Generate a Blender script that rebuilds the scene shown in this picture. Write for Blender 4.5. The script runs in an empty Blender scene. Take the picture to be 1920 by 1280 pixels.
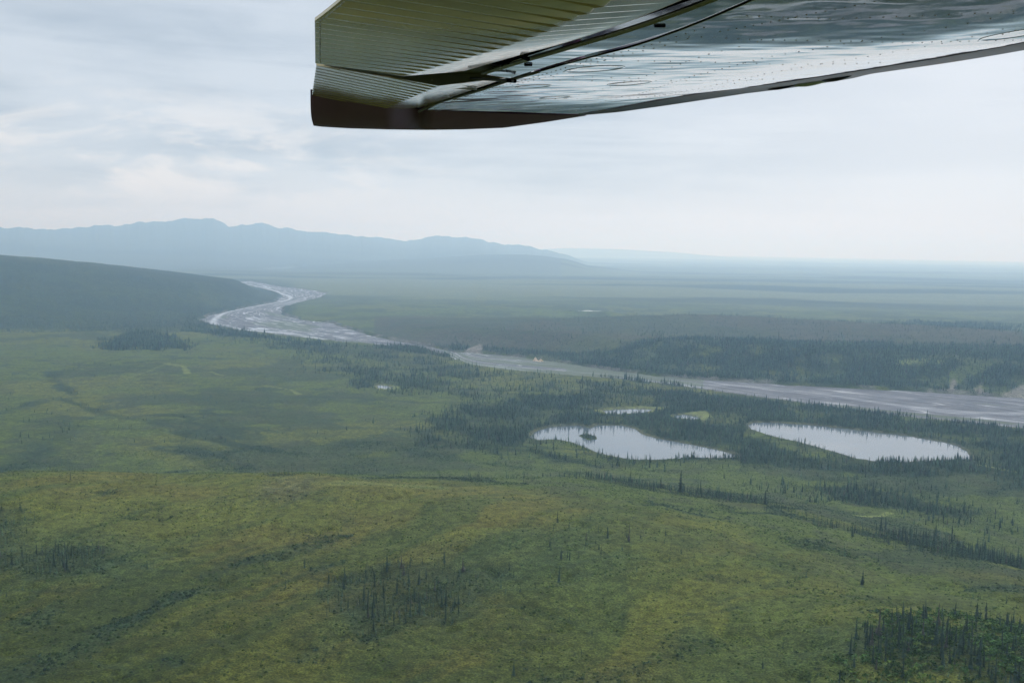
import bpy, math, random
import numpy as np
from mathutils import Vector, Matrix
R = math.radians
rng = np.random.default_rng(7)
random.seed(7)
sc = bpy.context.scene
COL = sc.collection

# ------------------------------------------------------------------ camera
HC = 300.0                      # metres above the valley floor
F = 1920 * 35.0 / 36.0
PITCH, ROLL = R(5.37), R(1.0)
f_ = np.array([0, math.cos(PITCH), -math.sin(PITCH)])
u0 = np.array([0, math.sin(PITCH), math.cos(PITCH)])
x0 = np.array([1.0, 0, 0])
r_ = math.cos(ROLL) * x0 + math.sin(ROLL) * u0
u_ = -math.sin(ROLL) * x0 + math.cos(ROLL) * u0
cam = bpy.data.cameras.new('camera')
cam.lens = 35; cam.sensor_width = 36; cam.clip_start = 0.1; cam.clip_end = 200000
camo = bpy.data.objects.new('camera', cam); COL.objects.link(camo)
camo.matrix_world = Matrix(((r_[0], u_[0], -f_[0], 0), (r_[1], u_[1], -f_[1], 0), (r_[2], u_[2], -f_[2], HC), (0, 0, 0, 1)))
sc.camera = camo

# ------------------------------------------------------------------ node helpers
class NT:
    def __init__(s, tree): s.t = tree; s.n = tree.nodes; s.l = tree.links; s.n.clear()
    def add(s, typ, **kw):
        n = s.n.new(typ)
        for k, v in kw.items(): setattr(n, k, v)
        return n
    def link(s, a, b): s.l.new(a, b)
    def setin(s, sock, v):
        if hasattr(v, 'is_output'): s.l.new(v, sock)
        else: sock.default_value = v
    def math(s, op, a, b=0.0, c=0.0, clamp=False):
        n = s.add('ShaderNodeMath', operation=op, use_clamp=clamp)
        s.setin(n.inputs[0], a); s.setin(n.inputs[1], b); s.setin(n.inputs[2], c)
        return n.outputs[0]
    def vmath(s, op, a, b=(0, 0, 0)):
        n = s.add('ShaderNodeVectorMath', operation=op)
        s.setin(n.inputs[0], a); s.setin(n.inputs[1], b)
        return n.outputs[0]
    def noise(s, vec, scale, detail=4, rough=.55, dist=0.0):
        n = s.add('ShaderNodeTexNoise'); s.link(vec, n.inputs['Vector'])
        n.inputs['Scale'].default_value = scale; n.inputs['Detail'].default_value = detail
        n.inputs['Roughness'].default_value = rough; n.inputs['Distortion'].default_value = dist
        return n.outputs['Fac']
    def rng(s, v, a, b, c=0.0, d=1.0, smooth=True):
        n = s.add('ShaderNodeMapRange', interpolation_type='SMOOTHSTEP' if smooth else 'LINEAR')
        s.setin(n.inputs['Value'], v)
        n.inputs['From Min'].default_value = a; n.inputs['From Max'].default_value = b
        n.inputs['To Min'].default_value = c; n.inputs['To Max'].default_value = d
        return n.outputs['Result']
    def mix(s, f, a, b, blend='MIX'):
        n = s.add('ShaderNodeMix', data_type='RGBA', blend_type=blend)
        s.setin(n.inputs[0], f); s.setin(n.inputs[6], a if not isinstance(a, tuple) else (*a, 1)); s.setin(n.inputs[7], b if not isinstance(b, tuple) else (*b, 1))
        return n.outputs[2]

def srgb(r, g, b):
    return tuple((c / 255 / 12.92) if c / 255 <= .04045 else ((c / 255 + .055) / 1.055) ** 2.4 for c in (r, g, b))

# ------------------------------------------------------------------ sky and light
SUN_EL, SUN_AZ = R(34), R(16)          # veiled sun, ahead and to the side
w = bpy.data.worlds.new('World'); sc.world = w; w.use_nodes = True
T = NT(w.node_tree)
sky = T.add('ShaderNodeTexSky', sky_type='NISHITA'); sky.sun_disc = False
sky.sun_elevation = SUN_EL; sky.sun_rotation = SUN_AZ; sky.altitude = 600; sky.air_density = 1; sky.dust_density = 2
tc = T.add('ShaderNodeTexCoord'); sep = T.add('ShaderNodeSeparateXYZ'); T.link(tc.outputs['Generated'], sep.inputs[0])
X, Y, Z = sep.outputs
zz = T.math('MAXIMUM', T.math('ADD', Z, 0.10), 0.02)          # layer of stratus seen in perspective
px_ = T.math('DIVIDE', X, zz); py_ = T.math('DIVIDE', Y, zz)
cv = T.add('ShaderNodeCombineXYZ'); T.link(px_, cv.inputs[0]); T.link(py_, cv.inputs[1])
n1 = T.noise(cv.outputs[0], .55, 5, .52, .6)
cv2 = T.add('ShaderNodeCombineXYZ'); T.link(T.math('MULTIPLY', X, 2.2), cv2.inputs[0]); T.link(Y, cv2.inputs[1]); T.link(T.math('MULTIPLY', Z, 9.0), cv2.inputs[2])
n2 = T.noise(cv2.outputs[0], 1.9, 6, .55, .4)
cv3 = T.add('ShaderNodeCombineXYZ'); T.link(T.math('MULTIPLY', X, 5), cv3.inputs[0]); T.link(T.math('MULTIPLY', Y, 2), cv3.inputs[1]); T.link(T.math('MULTIPLY', Z, 16.0), cv3.inputs[2])
n3 = T.noise(cv3.outputs[0], 1.3, 7, .6, .5)
cv4 = T.add('ShaderNodeCombineXYZ'); T.link(T.math('MULTIPLY', X, .8), cv4.inputs[0]); T.link(T.math('MULTIPLY', Y, .8), cv4.inputs[1]); T.link(T.math('MULTIPLY', Z, 17.0), cv4.inputs[2])
n4 = T.noise(cv4.outputs[0], 1.5, 5, .55, .5)
a = T.math('ADD', T.math('ADD', T.math('MULTIPLY', n1, .35), T.math('MULTIPLY', n2, .4)), T.math('MULTIPLY', n4, .45))
a = T.rng(a, .48, .70)
c = T.mix(a, srgb(176, 190, 205), srgb(210, 220, 231))
# brighter rifts low in the cloud deck, away from the veiled sun side
lowleft = T.math('MULTIPLY', T.rng(X, .05, -.35), T.math('MULTIPLY', T.rng(Z, .015, .06), T.rng(Z, .17, .08)))
rift = T.math('MULTIPLY', T.rng(n3, .45, .60), lowleft)
c = T.mix(T.math('MULTIPLY', rift, .8), c, srgb(246, 245, 245))
# thinner cloud towards the sun side
c = T.mix(T.math('MULTIPLY', T.rng(X, -.05, .45), .72), c, srgb(232, 237, 245))
# pale band over the horizon
c = T.mix(T.math('MULTIPLY', T.rng(Z, .085, .0), .75), c, srgb(232, 233, 238))
scl = T.mix(1.0, c, (10.0, 10.0, 10.0), 'MULTIPLY')
zb = T.rng(Z, .30, .75, 0, 1); scl = T.mix(zb, scl, T.mix(1.0, scl, (1.8, 1.87, 1.98), 'MULTIPLY'))     # unseen zenith brightened and blued to lift haze and ground light
skyc = T.mix(.93, sky.outputs[0], scl)
bg = T.add('ShaderNodeBackground'); T.link(skyc, bg.inputs[0]); bg.inputs[1].default_value = .1
wo = T.add('ShaderNodeOutputWorld'); T.link(bg.outputs[0], wo.inputs['Surface'])

sun = bpy.data.lights.new('sun', 'SUN'); sun.energy = 1.5; sun.angle = R(25); sun.color = (1, .98, .95)
suno = bpy.data.objects.new('sun', sun); COL.objects.link(suno)
sd = Vector((math.sin(SUN_AZ) * math.cos(SUN_EL), math.cos(SUN_AZ) * math.cos(SUN_EL), math.sin(SUN_EL)))
suno.rotation_euler = sd.to_track_quat('Z', 'Y').to_euler(); suno.location = (0, 0, 900)

vs = sc.view_settings
sc.display_settings.display_device = 'sRGB'; vs.view_transform = 'Standard'; vs.look = 'None'; vs.exposure = 0.0; vs.gamma = 1
sc.cycles.use_denoising = True
try: sc.cycles.denoiser = 'OPENIMAGEDENOISE'; sc.cycles.denoising_input_passes = 'RGB_ALBEDO_NORMAL'; sc.cycles.denoising_prefilter = 'ACCURATE'
except Exception: pass
sc.cycles.volume_bounces = 4; sc.cycles.max_bounces = 8; sc.cycles.diffuse_bounces = 2; sc.cycles.glossy_bounces = 3
sc.cycles.use_adaptive_sampling = False

# ------------------------------------------------------------------ maths: rays, noise, polygons
def ray(px, py):
    px = np.asarray(px, float); py = np.asarray(py, float)
    a = (px - 960) / F; b = (py - 640) / F
    return f_[:, None] + a[None] * r_[:, None] - b[None] * u_[:, None] if px.ndim else f_ + a * r_ - b * u_
def P(px, py, z=0.0):
    d = ray(px, py); t = (z - HC) / d[2]
    return (d[0] * t, d[1] * t)
def proj(x, y, z):
    v = (x, y, z - HC)
    dz = v[0] * f_[0] + v[1] * f_[1] + v[2] * f_[2]
    a = (v[0] * r_[0] + v[1] * r_[1] + v[2] * r_[2]) / dz; b = (v[0] * u_[0] + v[1] * u_[1] + v[2] * u_[2]) / dz
    return 960 + a * F, 640 - b * F, dz
def hor(px): return 640 - F * math.tan(PITCH) / math.cos(ROLL) + (px - 960) * math.tan(ROLL)
_tb = rng.random(65536).astype(np.float32); _pm = rng.integers(0, 65536, 65536)
def vn(x, y, s, seed=0):
    x = x / s + seed * 17.13; y = y / s - seed * 9.71
    xi = np.floor(x).astype(np.int64); yi = np.floor(y).astype(np.int64)
    u = x - xi; v = y - yi; u = u * u * (3 - 2 * u); v = v * v * (3 - 2 * v)
    def h(i, j): return _tb[(i + _pm[j & 65535]) & 65535]
    return (h(xi, yi) * (1 - u) + h(xi + 1, yi) * u) * (1 - v) + (h(xi, yi + 1) * (1 - u) + h(xi + 1, yi + 1) * u) * v
def fbm(x, y, s, o=4, seed=0, g=.5):
    r = 0; a = 1; t = 0
    for k in range(o):
        r = r + a * vn(x * (.8) + y * .6, y * .8 - x * .6, s, seed + k * 3); t += a; a *= g; s *= .49
        x, y = x * .8 - y * .6, y * .8 + x * .6
    return r / t
def sst(x, a, b):
    t = np.clip((x - a) / (b - a), 0, 1); return t * t * (3 - 2 * t)
def segd(x, y, pts, closed):
    d = np.full(x.shape, 1e12); n = len(pts)
    for i in range(n if closed else n - 1):
        ax, ay = pts[i]; bx, by = pts[(i + 1) % n]
        ex, ey = bx - ax, by - ay; L = ex * ex + ey * ey + 1e-9
        t = np.clip(((x - ax) * ex + (y - ay) * ey) / L, 0, 1)
        d = np.minimum(d, (x - ax - t * ex) ** 2 + (y - ay - t * ey) ** 2)
    return np.sqrt(d)
def psdf(pts, x, y, margin=1e9):
    """signed distance to a polygon (negative inside), margin: far points get +margin"""
    xs = [p[0] for p in pts]; ys = [p[1] for p in pts]
    out = np.full(x.shape, float(margin))
    m = (x > min(xs) - margin) & (x < max(xs) + margin) & (y > min(ys) - margin) & (y < max(ys) + margin)
    if not m.any(): return out
    X_, Y_ = x[m], y[m]; d = segd(X_, Y_, pts, True); ins = np.zeros(X_.shape, bool); n = len(pts)
    for i in range(n):
        ax, ay = pts[i]; bx, by = pts[(i + 1) % n]
        if ay == by: continue
        ins ^= ((ay > Y_) != (by > Y_)) & (X_ < (bx - ax) * (Y_ - ay) / (by - ay) + ax)
    out[m] = np.where(ins, -d, np.minimum(d, margin)); return out
def sdl(pts, x, y, margin):
    xs = [p[0] for p in pts]; ys = [p[1] for p in pts]; out = np.full(x.shape, float(margin))
    m = (x > min(xs) - margin) & (x < max(xs) + margin) & (y > min(ys) - margin) & (y < max(ys) + margin)
    if m.any(): out[m] = segd(x[m], y[m], pts, False)
    return out
def WP(pp, z=0.0): return [P(a, b, z) for a, b in pp]

# ------------------------------------------------------------------ the map (world coordinates)
CREST = WP([(-700, 905), (-200, 884), (0, 882), (250, 882), (400, 880), (560, 876), (760, 892), (900, 905), (1050, 926), (1200, 952), (1300, 985), (1420, 1022), (1600, 1078), (1750, 1098), (1920, 1132), (2400, 1230)], 100)
HILLP = CREST + [(3000, -3000), (-3000, -3000)]
LAKES = {
 'a': WP([(990, 819), (1008, 806), (1040, 799), (1080, 797), (1106, 802), (1118, 797), (1165, 797), (1192, 804), (1200, 812), (1216, 817), (1235, 822), (1262, 827), (1300, 834), (1340, 842), (1375, 850), (1388, 860), (1330, 861), (1290, 859), (1240, 864), (1190, 864), (1160, 860), (1130, 854), (1100, 841), (1070, 831), (1040, 825), (1010, 827)], -1),
 'b': WP([(1402, 797), (1412, 792), (1450, 792), (1520, 796), (1600, 805), (1700, 817), (1760, 827), (1790, 834), (1812, 845), (1824, 860), (1760, 864), (1700, 868), (1640, 867), (1600, 860), (1560, 848), (1500, 831), (1440, 815), (1408, 804)], -1),
 'c': WP([(1128, 770), (1160, 767), (1200, 766), (1224, 768), (1212, 774), (1170, 776), (1138, 776)], -1),
 'd': WP([(1262, 779), (1285, 777), (1316, 783), (1300, 787), (1270, 784)], -1),
 'e': WP([(706, 724), (712, 721.5), (738, 726), (722, 729), (710, 728)], -1),
 'f': WP([(1080, 581.8), (1104, 581.4), (1130, 583.2), (1104, 583)], 25),
 'g': WP([(1098, 497.5), (1150, 496.5), (1152, 498.5), (1100, 499.5)], 0),
 'h': WP([(470, 506), (520, 501), (560, 500), (556, 503), (520, 505)], 0),
}
ISLET = WP([(1086, 816), (1098, 814), (1116, 818), (1117, 823), (1104, 824), (1094, 820)], -1)
MEADOW = [WP([(1116, 771), (1140, 766), (1200, 763), (1250, 765), (1232, 771), (1210, 776), (1130, 777)], 0),
          WP([(1254, 779), (1285, 775), (1322, 772), (1332, 782), (1322, 788), (1280, 786)], 0),
          WP([(1068, 696), (1180, 702), (1230, 709), (1150, 700), (1080, 688)], -4),
          WP([(702, 724), (712, 720), (745, 724), (748, 729), (712, 731)], 0)]
RIV = [((430, 529), (470, 527)), ((475, 537), (520, 537)), ((520, 549), (585, 544)), ((532, 556), (613, 550)), ((515, 566), (598, 559)),
 ((460, 577), (560, 568)), ((400, 590), (528, 577)), ((372, 600), (526, 589)), ((400, 611), (565, 600)), ((480, 624), (620, 606)), ((560, 634), (662, 620)),
 ((640, 643), (698, 630)), ((720, 649), (742, 639)), ((790, 656), (815, 652)), ((845, 670), (850, 661)), ((880, 686), (885, 661)), ((960, 697), (960, 668)),
 ((1060, 706), (1060, 681)), ((1160, 713), (1140, 694)), ((1240, 722), (1230, 705)), ((1320, 734), (1320, 712)), ((1480, 756), (1480, 722)), ((1700, 784), (1700, 733)),
 ((1920, 808), (1920, 747)), ((2250, 850), (2250, 768))]
RL = WP([a for a, b in RIV], -5); RR = WP([b for a, b in RIV], -5)
RIVER = RL + RR[::-1]
def azpx(x, y):                 # azimuth of a ground point as the column of the photograph it lies in
    return 960 + F * (x / np.maximum(y, 1e-3)) / math.cos(PITCH) * .995
def prof(pts, p): return np.interp(p, [a for a, b in pts], [b for a, b in pts])
LH = [(-1400, 420), (-700, 330), (-300, 270), (0, 212), (160, 179), (320, 128), (450, 81), (520, 34), (565, 4), (600, 0)]
def mz(pts, D): return [(a, max(0, HC + D * (hor(a) - b) / F)) for a, b in pts]
MT = mz([(-1500, 380), (-600, 415), (0, 427), (90, 433), (180, 426), (245, 426), (262, 419), (300, 418), (325, 416), (340, 411), (352, 412), (362, 410), (400, 412), (412, 415), (428, 427), (450, 422), (470, 421), (490, 421), (520, 428), (560, 432), (600, 436), (640, 440), (680, 443), (720, 448), (760, 451), (790, 446), (820, 444), (880, 446), (910, 452), (940, 458), (1000, 466), (1050, 478), (1100, 496)], 20000)
M2 = mz([(300, 500), (600, 492), (800, 484), (900, 477), (980, 477), (1020, 480), (1060, 486), (1100, 498), (1200, 512)], 14000)
MESA = mz([(900, 470), (1000, 468), (1060, 465), (1150, 467), (1250, 472), (1340, 480), (1420, 488)], 42000)
DB = [(600, 3400), (700, 3150), (830, 2900), (960, 2790), (1200, 2400), (1480, 2290), (1920, 2110), (2400, 1950)]
DE = [(600, 3900), (1050, 3600), (1380, 3880), (1600, 3750), (1920, 3800), (2500, 3800)]
def height(x, y, carve=True):
    x = np.asarray(x, float); y = np.asarray(y, float)
    d = np.hypot(x, y); p = azpx(x, y); fwd = (y > 0).astype(float)
    sh = psdf(HILLP, x, y, 1200)
    roll = (fbm(x, y, 420, 4, 1) - .5) * 15 + (fbm(x, y, 90, 3, 5) - .5) * 3.0
    z = 3.5 + roll * np.clip(d / 600, .4, 1)
    und = (fbm(x, y, 160, 4, 9) - .5) * 15
    t = np.clip((sh + np.interp(p, [600, 1000], [45, 110]) + (fbm(x, y, 200, 3, 14) - .5) * 70) / np.interp(p, [600, 1100], [430, 720]), 0, 1)
    k = 1 - t * t * (3 - 2 * t)
    z = z * (1 - k) + (97 + und) * k
    kx, ky = P(1790, 1215, 100); z = z + 9 * np.exp(-((x - kx) ** 2 + (y - ky) ** 2) / 70 ** 2)
    kx, ky = P(890, 800, 5); z = z + 9 * np.exp(-(((x - kx) / 150) ** 2 + ((y - ky) / 220) ** 2))
    # far side of the river: wooded bluff and plateau
    db = prof(DB, p); de = prof(DE, p)
    amp = np.interp(p, [560, 800, 1000, 1300], [0, 22, 40, 46]) * fwd
    zp = amp * (sst(d, db + 15, db + 420) - .8 * sst(d, de, de + 500)) + amp * .25 * np.sin(d / 240 + p / 300) * sst(d, db + 400, db + 900) * (1 - sst(d, de, de + 500))
    z = z + zp
    # wooded hill across the near bend
    lh = prof(LH, p) * fwd; base = np.interp(p, [0, 400, 560], [3500, 4050, 5000])
    z = z + lh * (sst(d, base, 5600) * (1 - sst(d, 5600, 8600))) * (1 + .10 * (fbm(x, y, 500, 3, 4) - .5))
    # far plain: low swells
    z = z + sst(d, 5000, 9000) * (fbm(x, y, 2500, 3, 21) - .45) * 50
    rd = np.abs(fbm(x, y, 2600, 5, 31) - .5) * 2
    mt = prof(MT, p); mt = (mt + (fbm(p + 0 * x, 0 * x, 15, 3, 33) - .5) * 85 * sst(mt, 20, 250)) * fwd
    z = z + mt * (np.clip((d - 13000) / 7000, 0, 1) ** 1.3 * (1 - sst(d, 20000, 30000))) * (1 - .35 * rd * (1 - np.exp(-((d - 20000) / 1500) ** 2)))
    z = np.maximum(z, prof(M2, p) * fwd * (sst(d, 10500, 14000) * (1 - sst(d, 14000, 18000))))
    z = np.maximum(z, prof(MESA, p) * fwd * (sst(d, 36000, 42000) * (1 - sst(d, 42000, 50000))))
    if carve:
        wob = (fbm(x, y, 45, 3, 41) - .5) * np.clip(d / 130, 6, 26)
        s = psdf(RIVER, x, y, 400) + wob
        z = np.where(s < 300, z * sst(s, 20, 300) + (1 - sst(s, 20, 300)) * np.minimum(z, 2.5), z)
        z = np.where(s < 12, -9 + (z + 9) * sst(s, -6, 12), z)
        for k_, L in LAKES.items():
            mg = 260 if k_ in 'ab' else 120
            s = psdf(L, x, y, mg) + (fbm(x, y, 22, 3, 43) - .5) * (7 if k_ in 'abcde' else 20)
            lv = 25 if k_ == 'f' else 0
            near = 1 - sst(s, 5, mg)
            z = np.where(s < mg, z * (1 - near) + near * np.clip(z, lv + .6, lv + 2.2), z)
            z = np.where(s < 3, lv - 4 + (z - lv + 4) * sst(s, -4, 3), z)
        s = psdf(ISLET, x, y, 60); z = np.where(s < 4, np.maximum(z, .4 - 3 * sst(s, 0, 4)), z)
    return z

# ---- vegetation: polygons and strokes of the map. (points, ground level, density per m2, height, kind, feather m)
FOR = [
 (WP([(1000, 745), (1130, 727), (1260, 735), (1380, 745), (1500, 752), (1700, 780), (1920, 803), (2300, 850), (2300, 930), (1920, 905), (1800, 885), (1650, 880), (1480, 874), (1385, 870), (1300, 866), (1160, 872), (1060, 856), (990, 838), (940, 850), (850, 850), (790, 840), (810, 790), (880, 755)], 3), .052, 7.2, 45),
 (WP([(380, 612), (520, 632), (700, 651), (840, 676), (960, 700), (1220, 722), (1420, 755), (1130, 730), (1000, 745), (880, 745), (800, 735), (760, 715), (640, 705), (540, 660), (420, 636)], 3), .012, 8, 60),
 (WP([(640, 712), (700, 706), (800, 712), (820, 735), (740, 737), (690, 722)], 3), .035, 8, 30),
 (WP([(380, 613), (520, 633), (640, 648), (620, 653), (480, 634), (370, 620)], 3), .04, 10, 40),
 (WP([(190, 640), (270, 622), (340, 640), (360, 654), (260, 652), (200, 652)], 5), .03, 10, 40),
 (WP([(690, 640), (830, 656), (870, 662), (960, 668), (1200, 704), (1480, 721), (1920, 746), (2300, 765), (2300, 690), (1920, 672), (1700, 660), (1400, 655), (1150, 660), (980, 648), (800, 636)], 18), .040, 9, 25),
 (WP([(700, 628), (1050, 592), (1380, 586), (1920, 598), (2300, 610), (2300, 680), (1920, 672), (1150, 660), (800, 634)], 40), .0025, 7, 120),
 (WP([(1640, 598), (1720, 590), (1920, 594), (1900, 604), (1700, 608)], 45), .02, 10, 60),
 (WP([(1600, 1215), (1640, 1180), (1700, 1148), (1800, 1134), (1920, 1160), (2100, 1200), (2100, 1400), (1600, 1400), (1620, 1290), (1600, 1250)], 104), .030, 7.2, 14),
 (WP([(1640, 1040), (1680, 1010), (1780, 1010), (1860, 1024), (1980, 1060), (2000, 1130), (1920, 1115), (1840, 1108), (1760, 1088)], 30), .060, 7.6, 26),
 (WP([(1120, 905), (1180, 908), (1300, 925), (1420, 950), (1520, 985), (1620, 1005), (1740, 1050), (1800, 1090), (1700, 1075), (1560, 1030), (1420, 975), (1330, 957), (1230, 945), (1130, 925)], 40), .050, 6.4, 22),
 (WP([(1500, 905), (1620, 915), (1760, 940), (1840, 960), (1760, 975), (1640, 965), (1560, 935)], 8), .026, 7.0, 25),
 (WP([(1380, 885), (1700, 890), (1920, 905), (1920, 1040), (1700, 1000), (1540, 960), (1400, 920)], 8), .007, 6.6, 60),
 (WP([(900, 880), (1050, 880), (1180, 895), (1240, 925), (1130, 925), (1000, 905), (900, 895)], 40), .014, 6.2, 30),
 (WP([(600, 1108), (650, 1072), (740, 1052), (830, 1052), (900, 1072), (910, 1100), (850, 1145), (760, 1170), (690, 1185), (640, 1150)], 98), .125, 5.0, 20),
 (WP([(-60, 960), (20, 965), (45, 1010), (30, 1050), (-60, 1060)], 98), .08, 5.6, 16),
 (WP([(65, 1040), (110, 1022), (150, 1030), (140, 1065), (80, 1075)], 98), .10, 4.6, 14),
 (WP([(480, 878), (530, 876), (545, 892), (510, 892)], 95), .05, 5.0, 8),
 (WP([(900, 1030), (1080, 1000), (1250, 1010), (1180, 1080), (1000, 1110), (920, 1080)], 98), .0016, 6.5, 40),
 (WP([(200, 1180), (215, 1158), (225, 1165), (190, 1200), (160, 1210)], 98), .03, 3.8, 8),
]
STR = [ # drainage lines: dark willow and alder. points, level, half width in metres, strength
 (WP([(660, 990), (560, 1015), (450, 1040), (385, 1080), (300, 1122), (210, 1165), (150, 1205), (60, 1245), (-20, 1265)], 98), 7, 1.0),
 (WP([(430, 1078), (400, 1090), (330, 1100)], 98), 6, .7),
 (WP([(430, 1185), (380, 1205), (330, 1230)], 98), 6, .7), (WP([(240, 1030), (160, 1070), (120, 1110), (60, 1150)], 98), 7, .55),
 (WP([(640, 1040), (560, 1065), (520, 1080)], 98), 5, .6), (WP([(70, 935), (140, 925), (250, 912)], 98), 8, .45),
 (WP([(250, 960), (420, 935), (560, 925)], 98), 10, .3), (WP([(500, 1240), (620, 1210), (700, 1180)], 98), 10, .5),
 (WP([(1000, 1255), (1150, 1245), (1300, 1200)], 98), 12, .45), (WP([(1330, 1075), (1500, 1085), (1640, 1110)], 98), 9, .3),
 (WP([(0, 772), (60, 757), (140, 743), (112, 716), (88, 698)], 4), 14, 1.0), (WP([(88, 700), (150, 690), (230, 674), (330, 668)], 4), 12, .7),
 (WP([(0, 712), (60, 710), (110, 712)], 4), 12, .6), (WP([(110, 745), (200, 775), (280, 790), (370, 812), (460, 835), (560, 850)], 4), 13, 1.0),
 (WP([(0, 785), (120, 795), (300, 806), (380, 822)], 4), 9, .8), (WP([(340, 825), (380, 850), (440, 875)], 4), 28, .8),
 (WP([(-20, 885), (40, 868), (85, 842)], 4), 20, .8), (WP([(70, 830), (110, 815), (130, 800)], 4), 30, .5),
 (WP([(420, 805), (480, 802), (540, 812)], 4), 9, .8), (WP([(220, 716), (300, 719), (430, 718)], 4), 6, .7),
 (WP([(450, 730), (490, 727)], 4), 16, .7), (WP([(370, 745), (470, 750)], 4), 14, .6), (WP([(560, 800), (700, 830), (800, 848), (960, 872), (1100, 890)], 10), 24, .7),
 (WP([(610, 745), (700, 752), (760, 765)], 4), 16, .5), (WP([(640, 790), (720, 785), (800, 790)], 4), 14, .5), (WP([(480, 870), (640, 880), (800, 897), (960, 915)], 70), 16, .6),
 (WP([(1300, 965), (1420, 1000), (1540, 1045), (1640, 1065)], 70), 16, .7),
]
THIN = [WP([(985, 822), (1040, 824), (1100, 840), (1160, 860), (1390, 862), (1390, 884), (1150, 884), (1060, 860), (980, 840)], 1), WP([(1400, 802), (1500, 830), (1560, 847), (1650, 867), (1640, 880), (1540, 868), (1460, 840), (1395, 815)], 1)]
BRI = [(WP([(1604, 1003), (1625, 996), (1650, 988), (1668, 976)], 10), 5, 1.0), (WP([(310, 683), (345, 688), (352, 700)], 4), 10, .7), (WP([(395, 697), (415, 703)], 4), 8, .5),
       (WP([(500, 720), (545, 727), (560, 735)], 4), 6, .6), (WP([(1840, 868), (1880, 876), (1920, 884)], 5), 7, .8), (WP([(640, 900), (800, 898)], 98), 22, .45),
       (WP([(230, 712), (310, 685)], 4), 5, .3), (WP([(1690, 678), (1710, 677), (1760, 680)], 40), 16, .8), (WP([(1380, 594), (1500, 597), (1700, 600), (1900, 592)], 50), 30, .35)]
BLUFF = [WP([(866, 661), (876, 650), (900, 645), (908, 652), (900, 662)], 8), WP([(1780, 716), (1786, 708), (1794, 712), (1790, 724), (1782, 733)], 14), WP([(1860, 748), (1880, 735), (1920, 728), (1960, 735), (1960, 755), (1880, 748)], 4),
         WP([(1300, 713), (1320, 708), (1332, 712), (1322, 716)], 2), WP([(1440, 720), (1500, 717), (1510, 724), (1450, 724)], 2), WP([(1700, 736), (1745, 729), (1800, 738), (1760, 742)], 2), WP([(1826, 720), (1840, 716), (1848, 722), (1836, 726)], 14)]
def forest_fields(x, y):
    d = np.hypot(x, y)
    dens = np.zeros(x.shape); hh = np.full(x.shape, 6.0)
    cl = fbm(x, y, 55, 3, 51); wob = (fbm(x, y, 70, 3, 53) - .5)
    for poly, rho, h, fe in FOR:
        s = psdf(poly, x, y, fe * 3) + wob * fe * 2.6
        r = rho * sst(-s, -fe, fe) * (.26 + 1.35 * sst(cl, .34, .66))
        hh = np.where(r > dens, h, hh); dens = np.maximum(dens, r)
    ld = np.full(x.shape, 500.)
    for k_, L in LAKES.items(): ld = np.minimum(ld, psdf(L, x, y, 500) if k_ in 'ab' else psdf(L, x, y, 60))
    isl = psdf(ISLET, x, y, 40)
    for th in THIN: dens = dens * (1 - .8 * (psdf(th, x, y, 30) < 0))
    dens = np.where((ld < 3) & (isl > -1), 0, dens); dens = np.where(isl < -1, .05, dens)
    for m in MEADOW[:2] + MEADOW[3:]: dens = np.where(psdf(m, x, y, 30) < 3, 0, dens)
    rv = psdf(RIVER, x, y, 200); dens = np.where(rv < 6, 0, dens)
    for m in BLUFF: dens = dens * sst(psdf(m, x, y, 60) + wob * 22, -4, 8)
    far = np.where((d > 4000) & (d < 9000), .5, 0)
    return dens, hh, ld, rv, far
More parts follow.
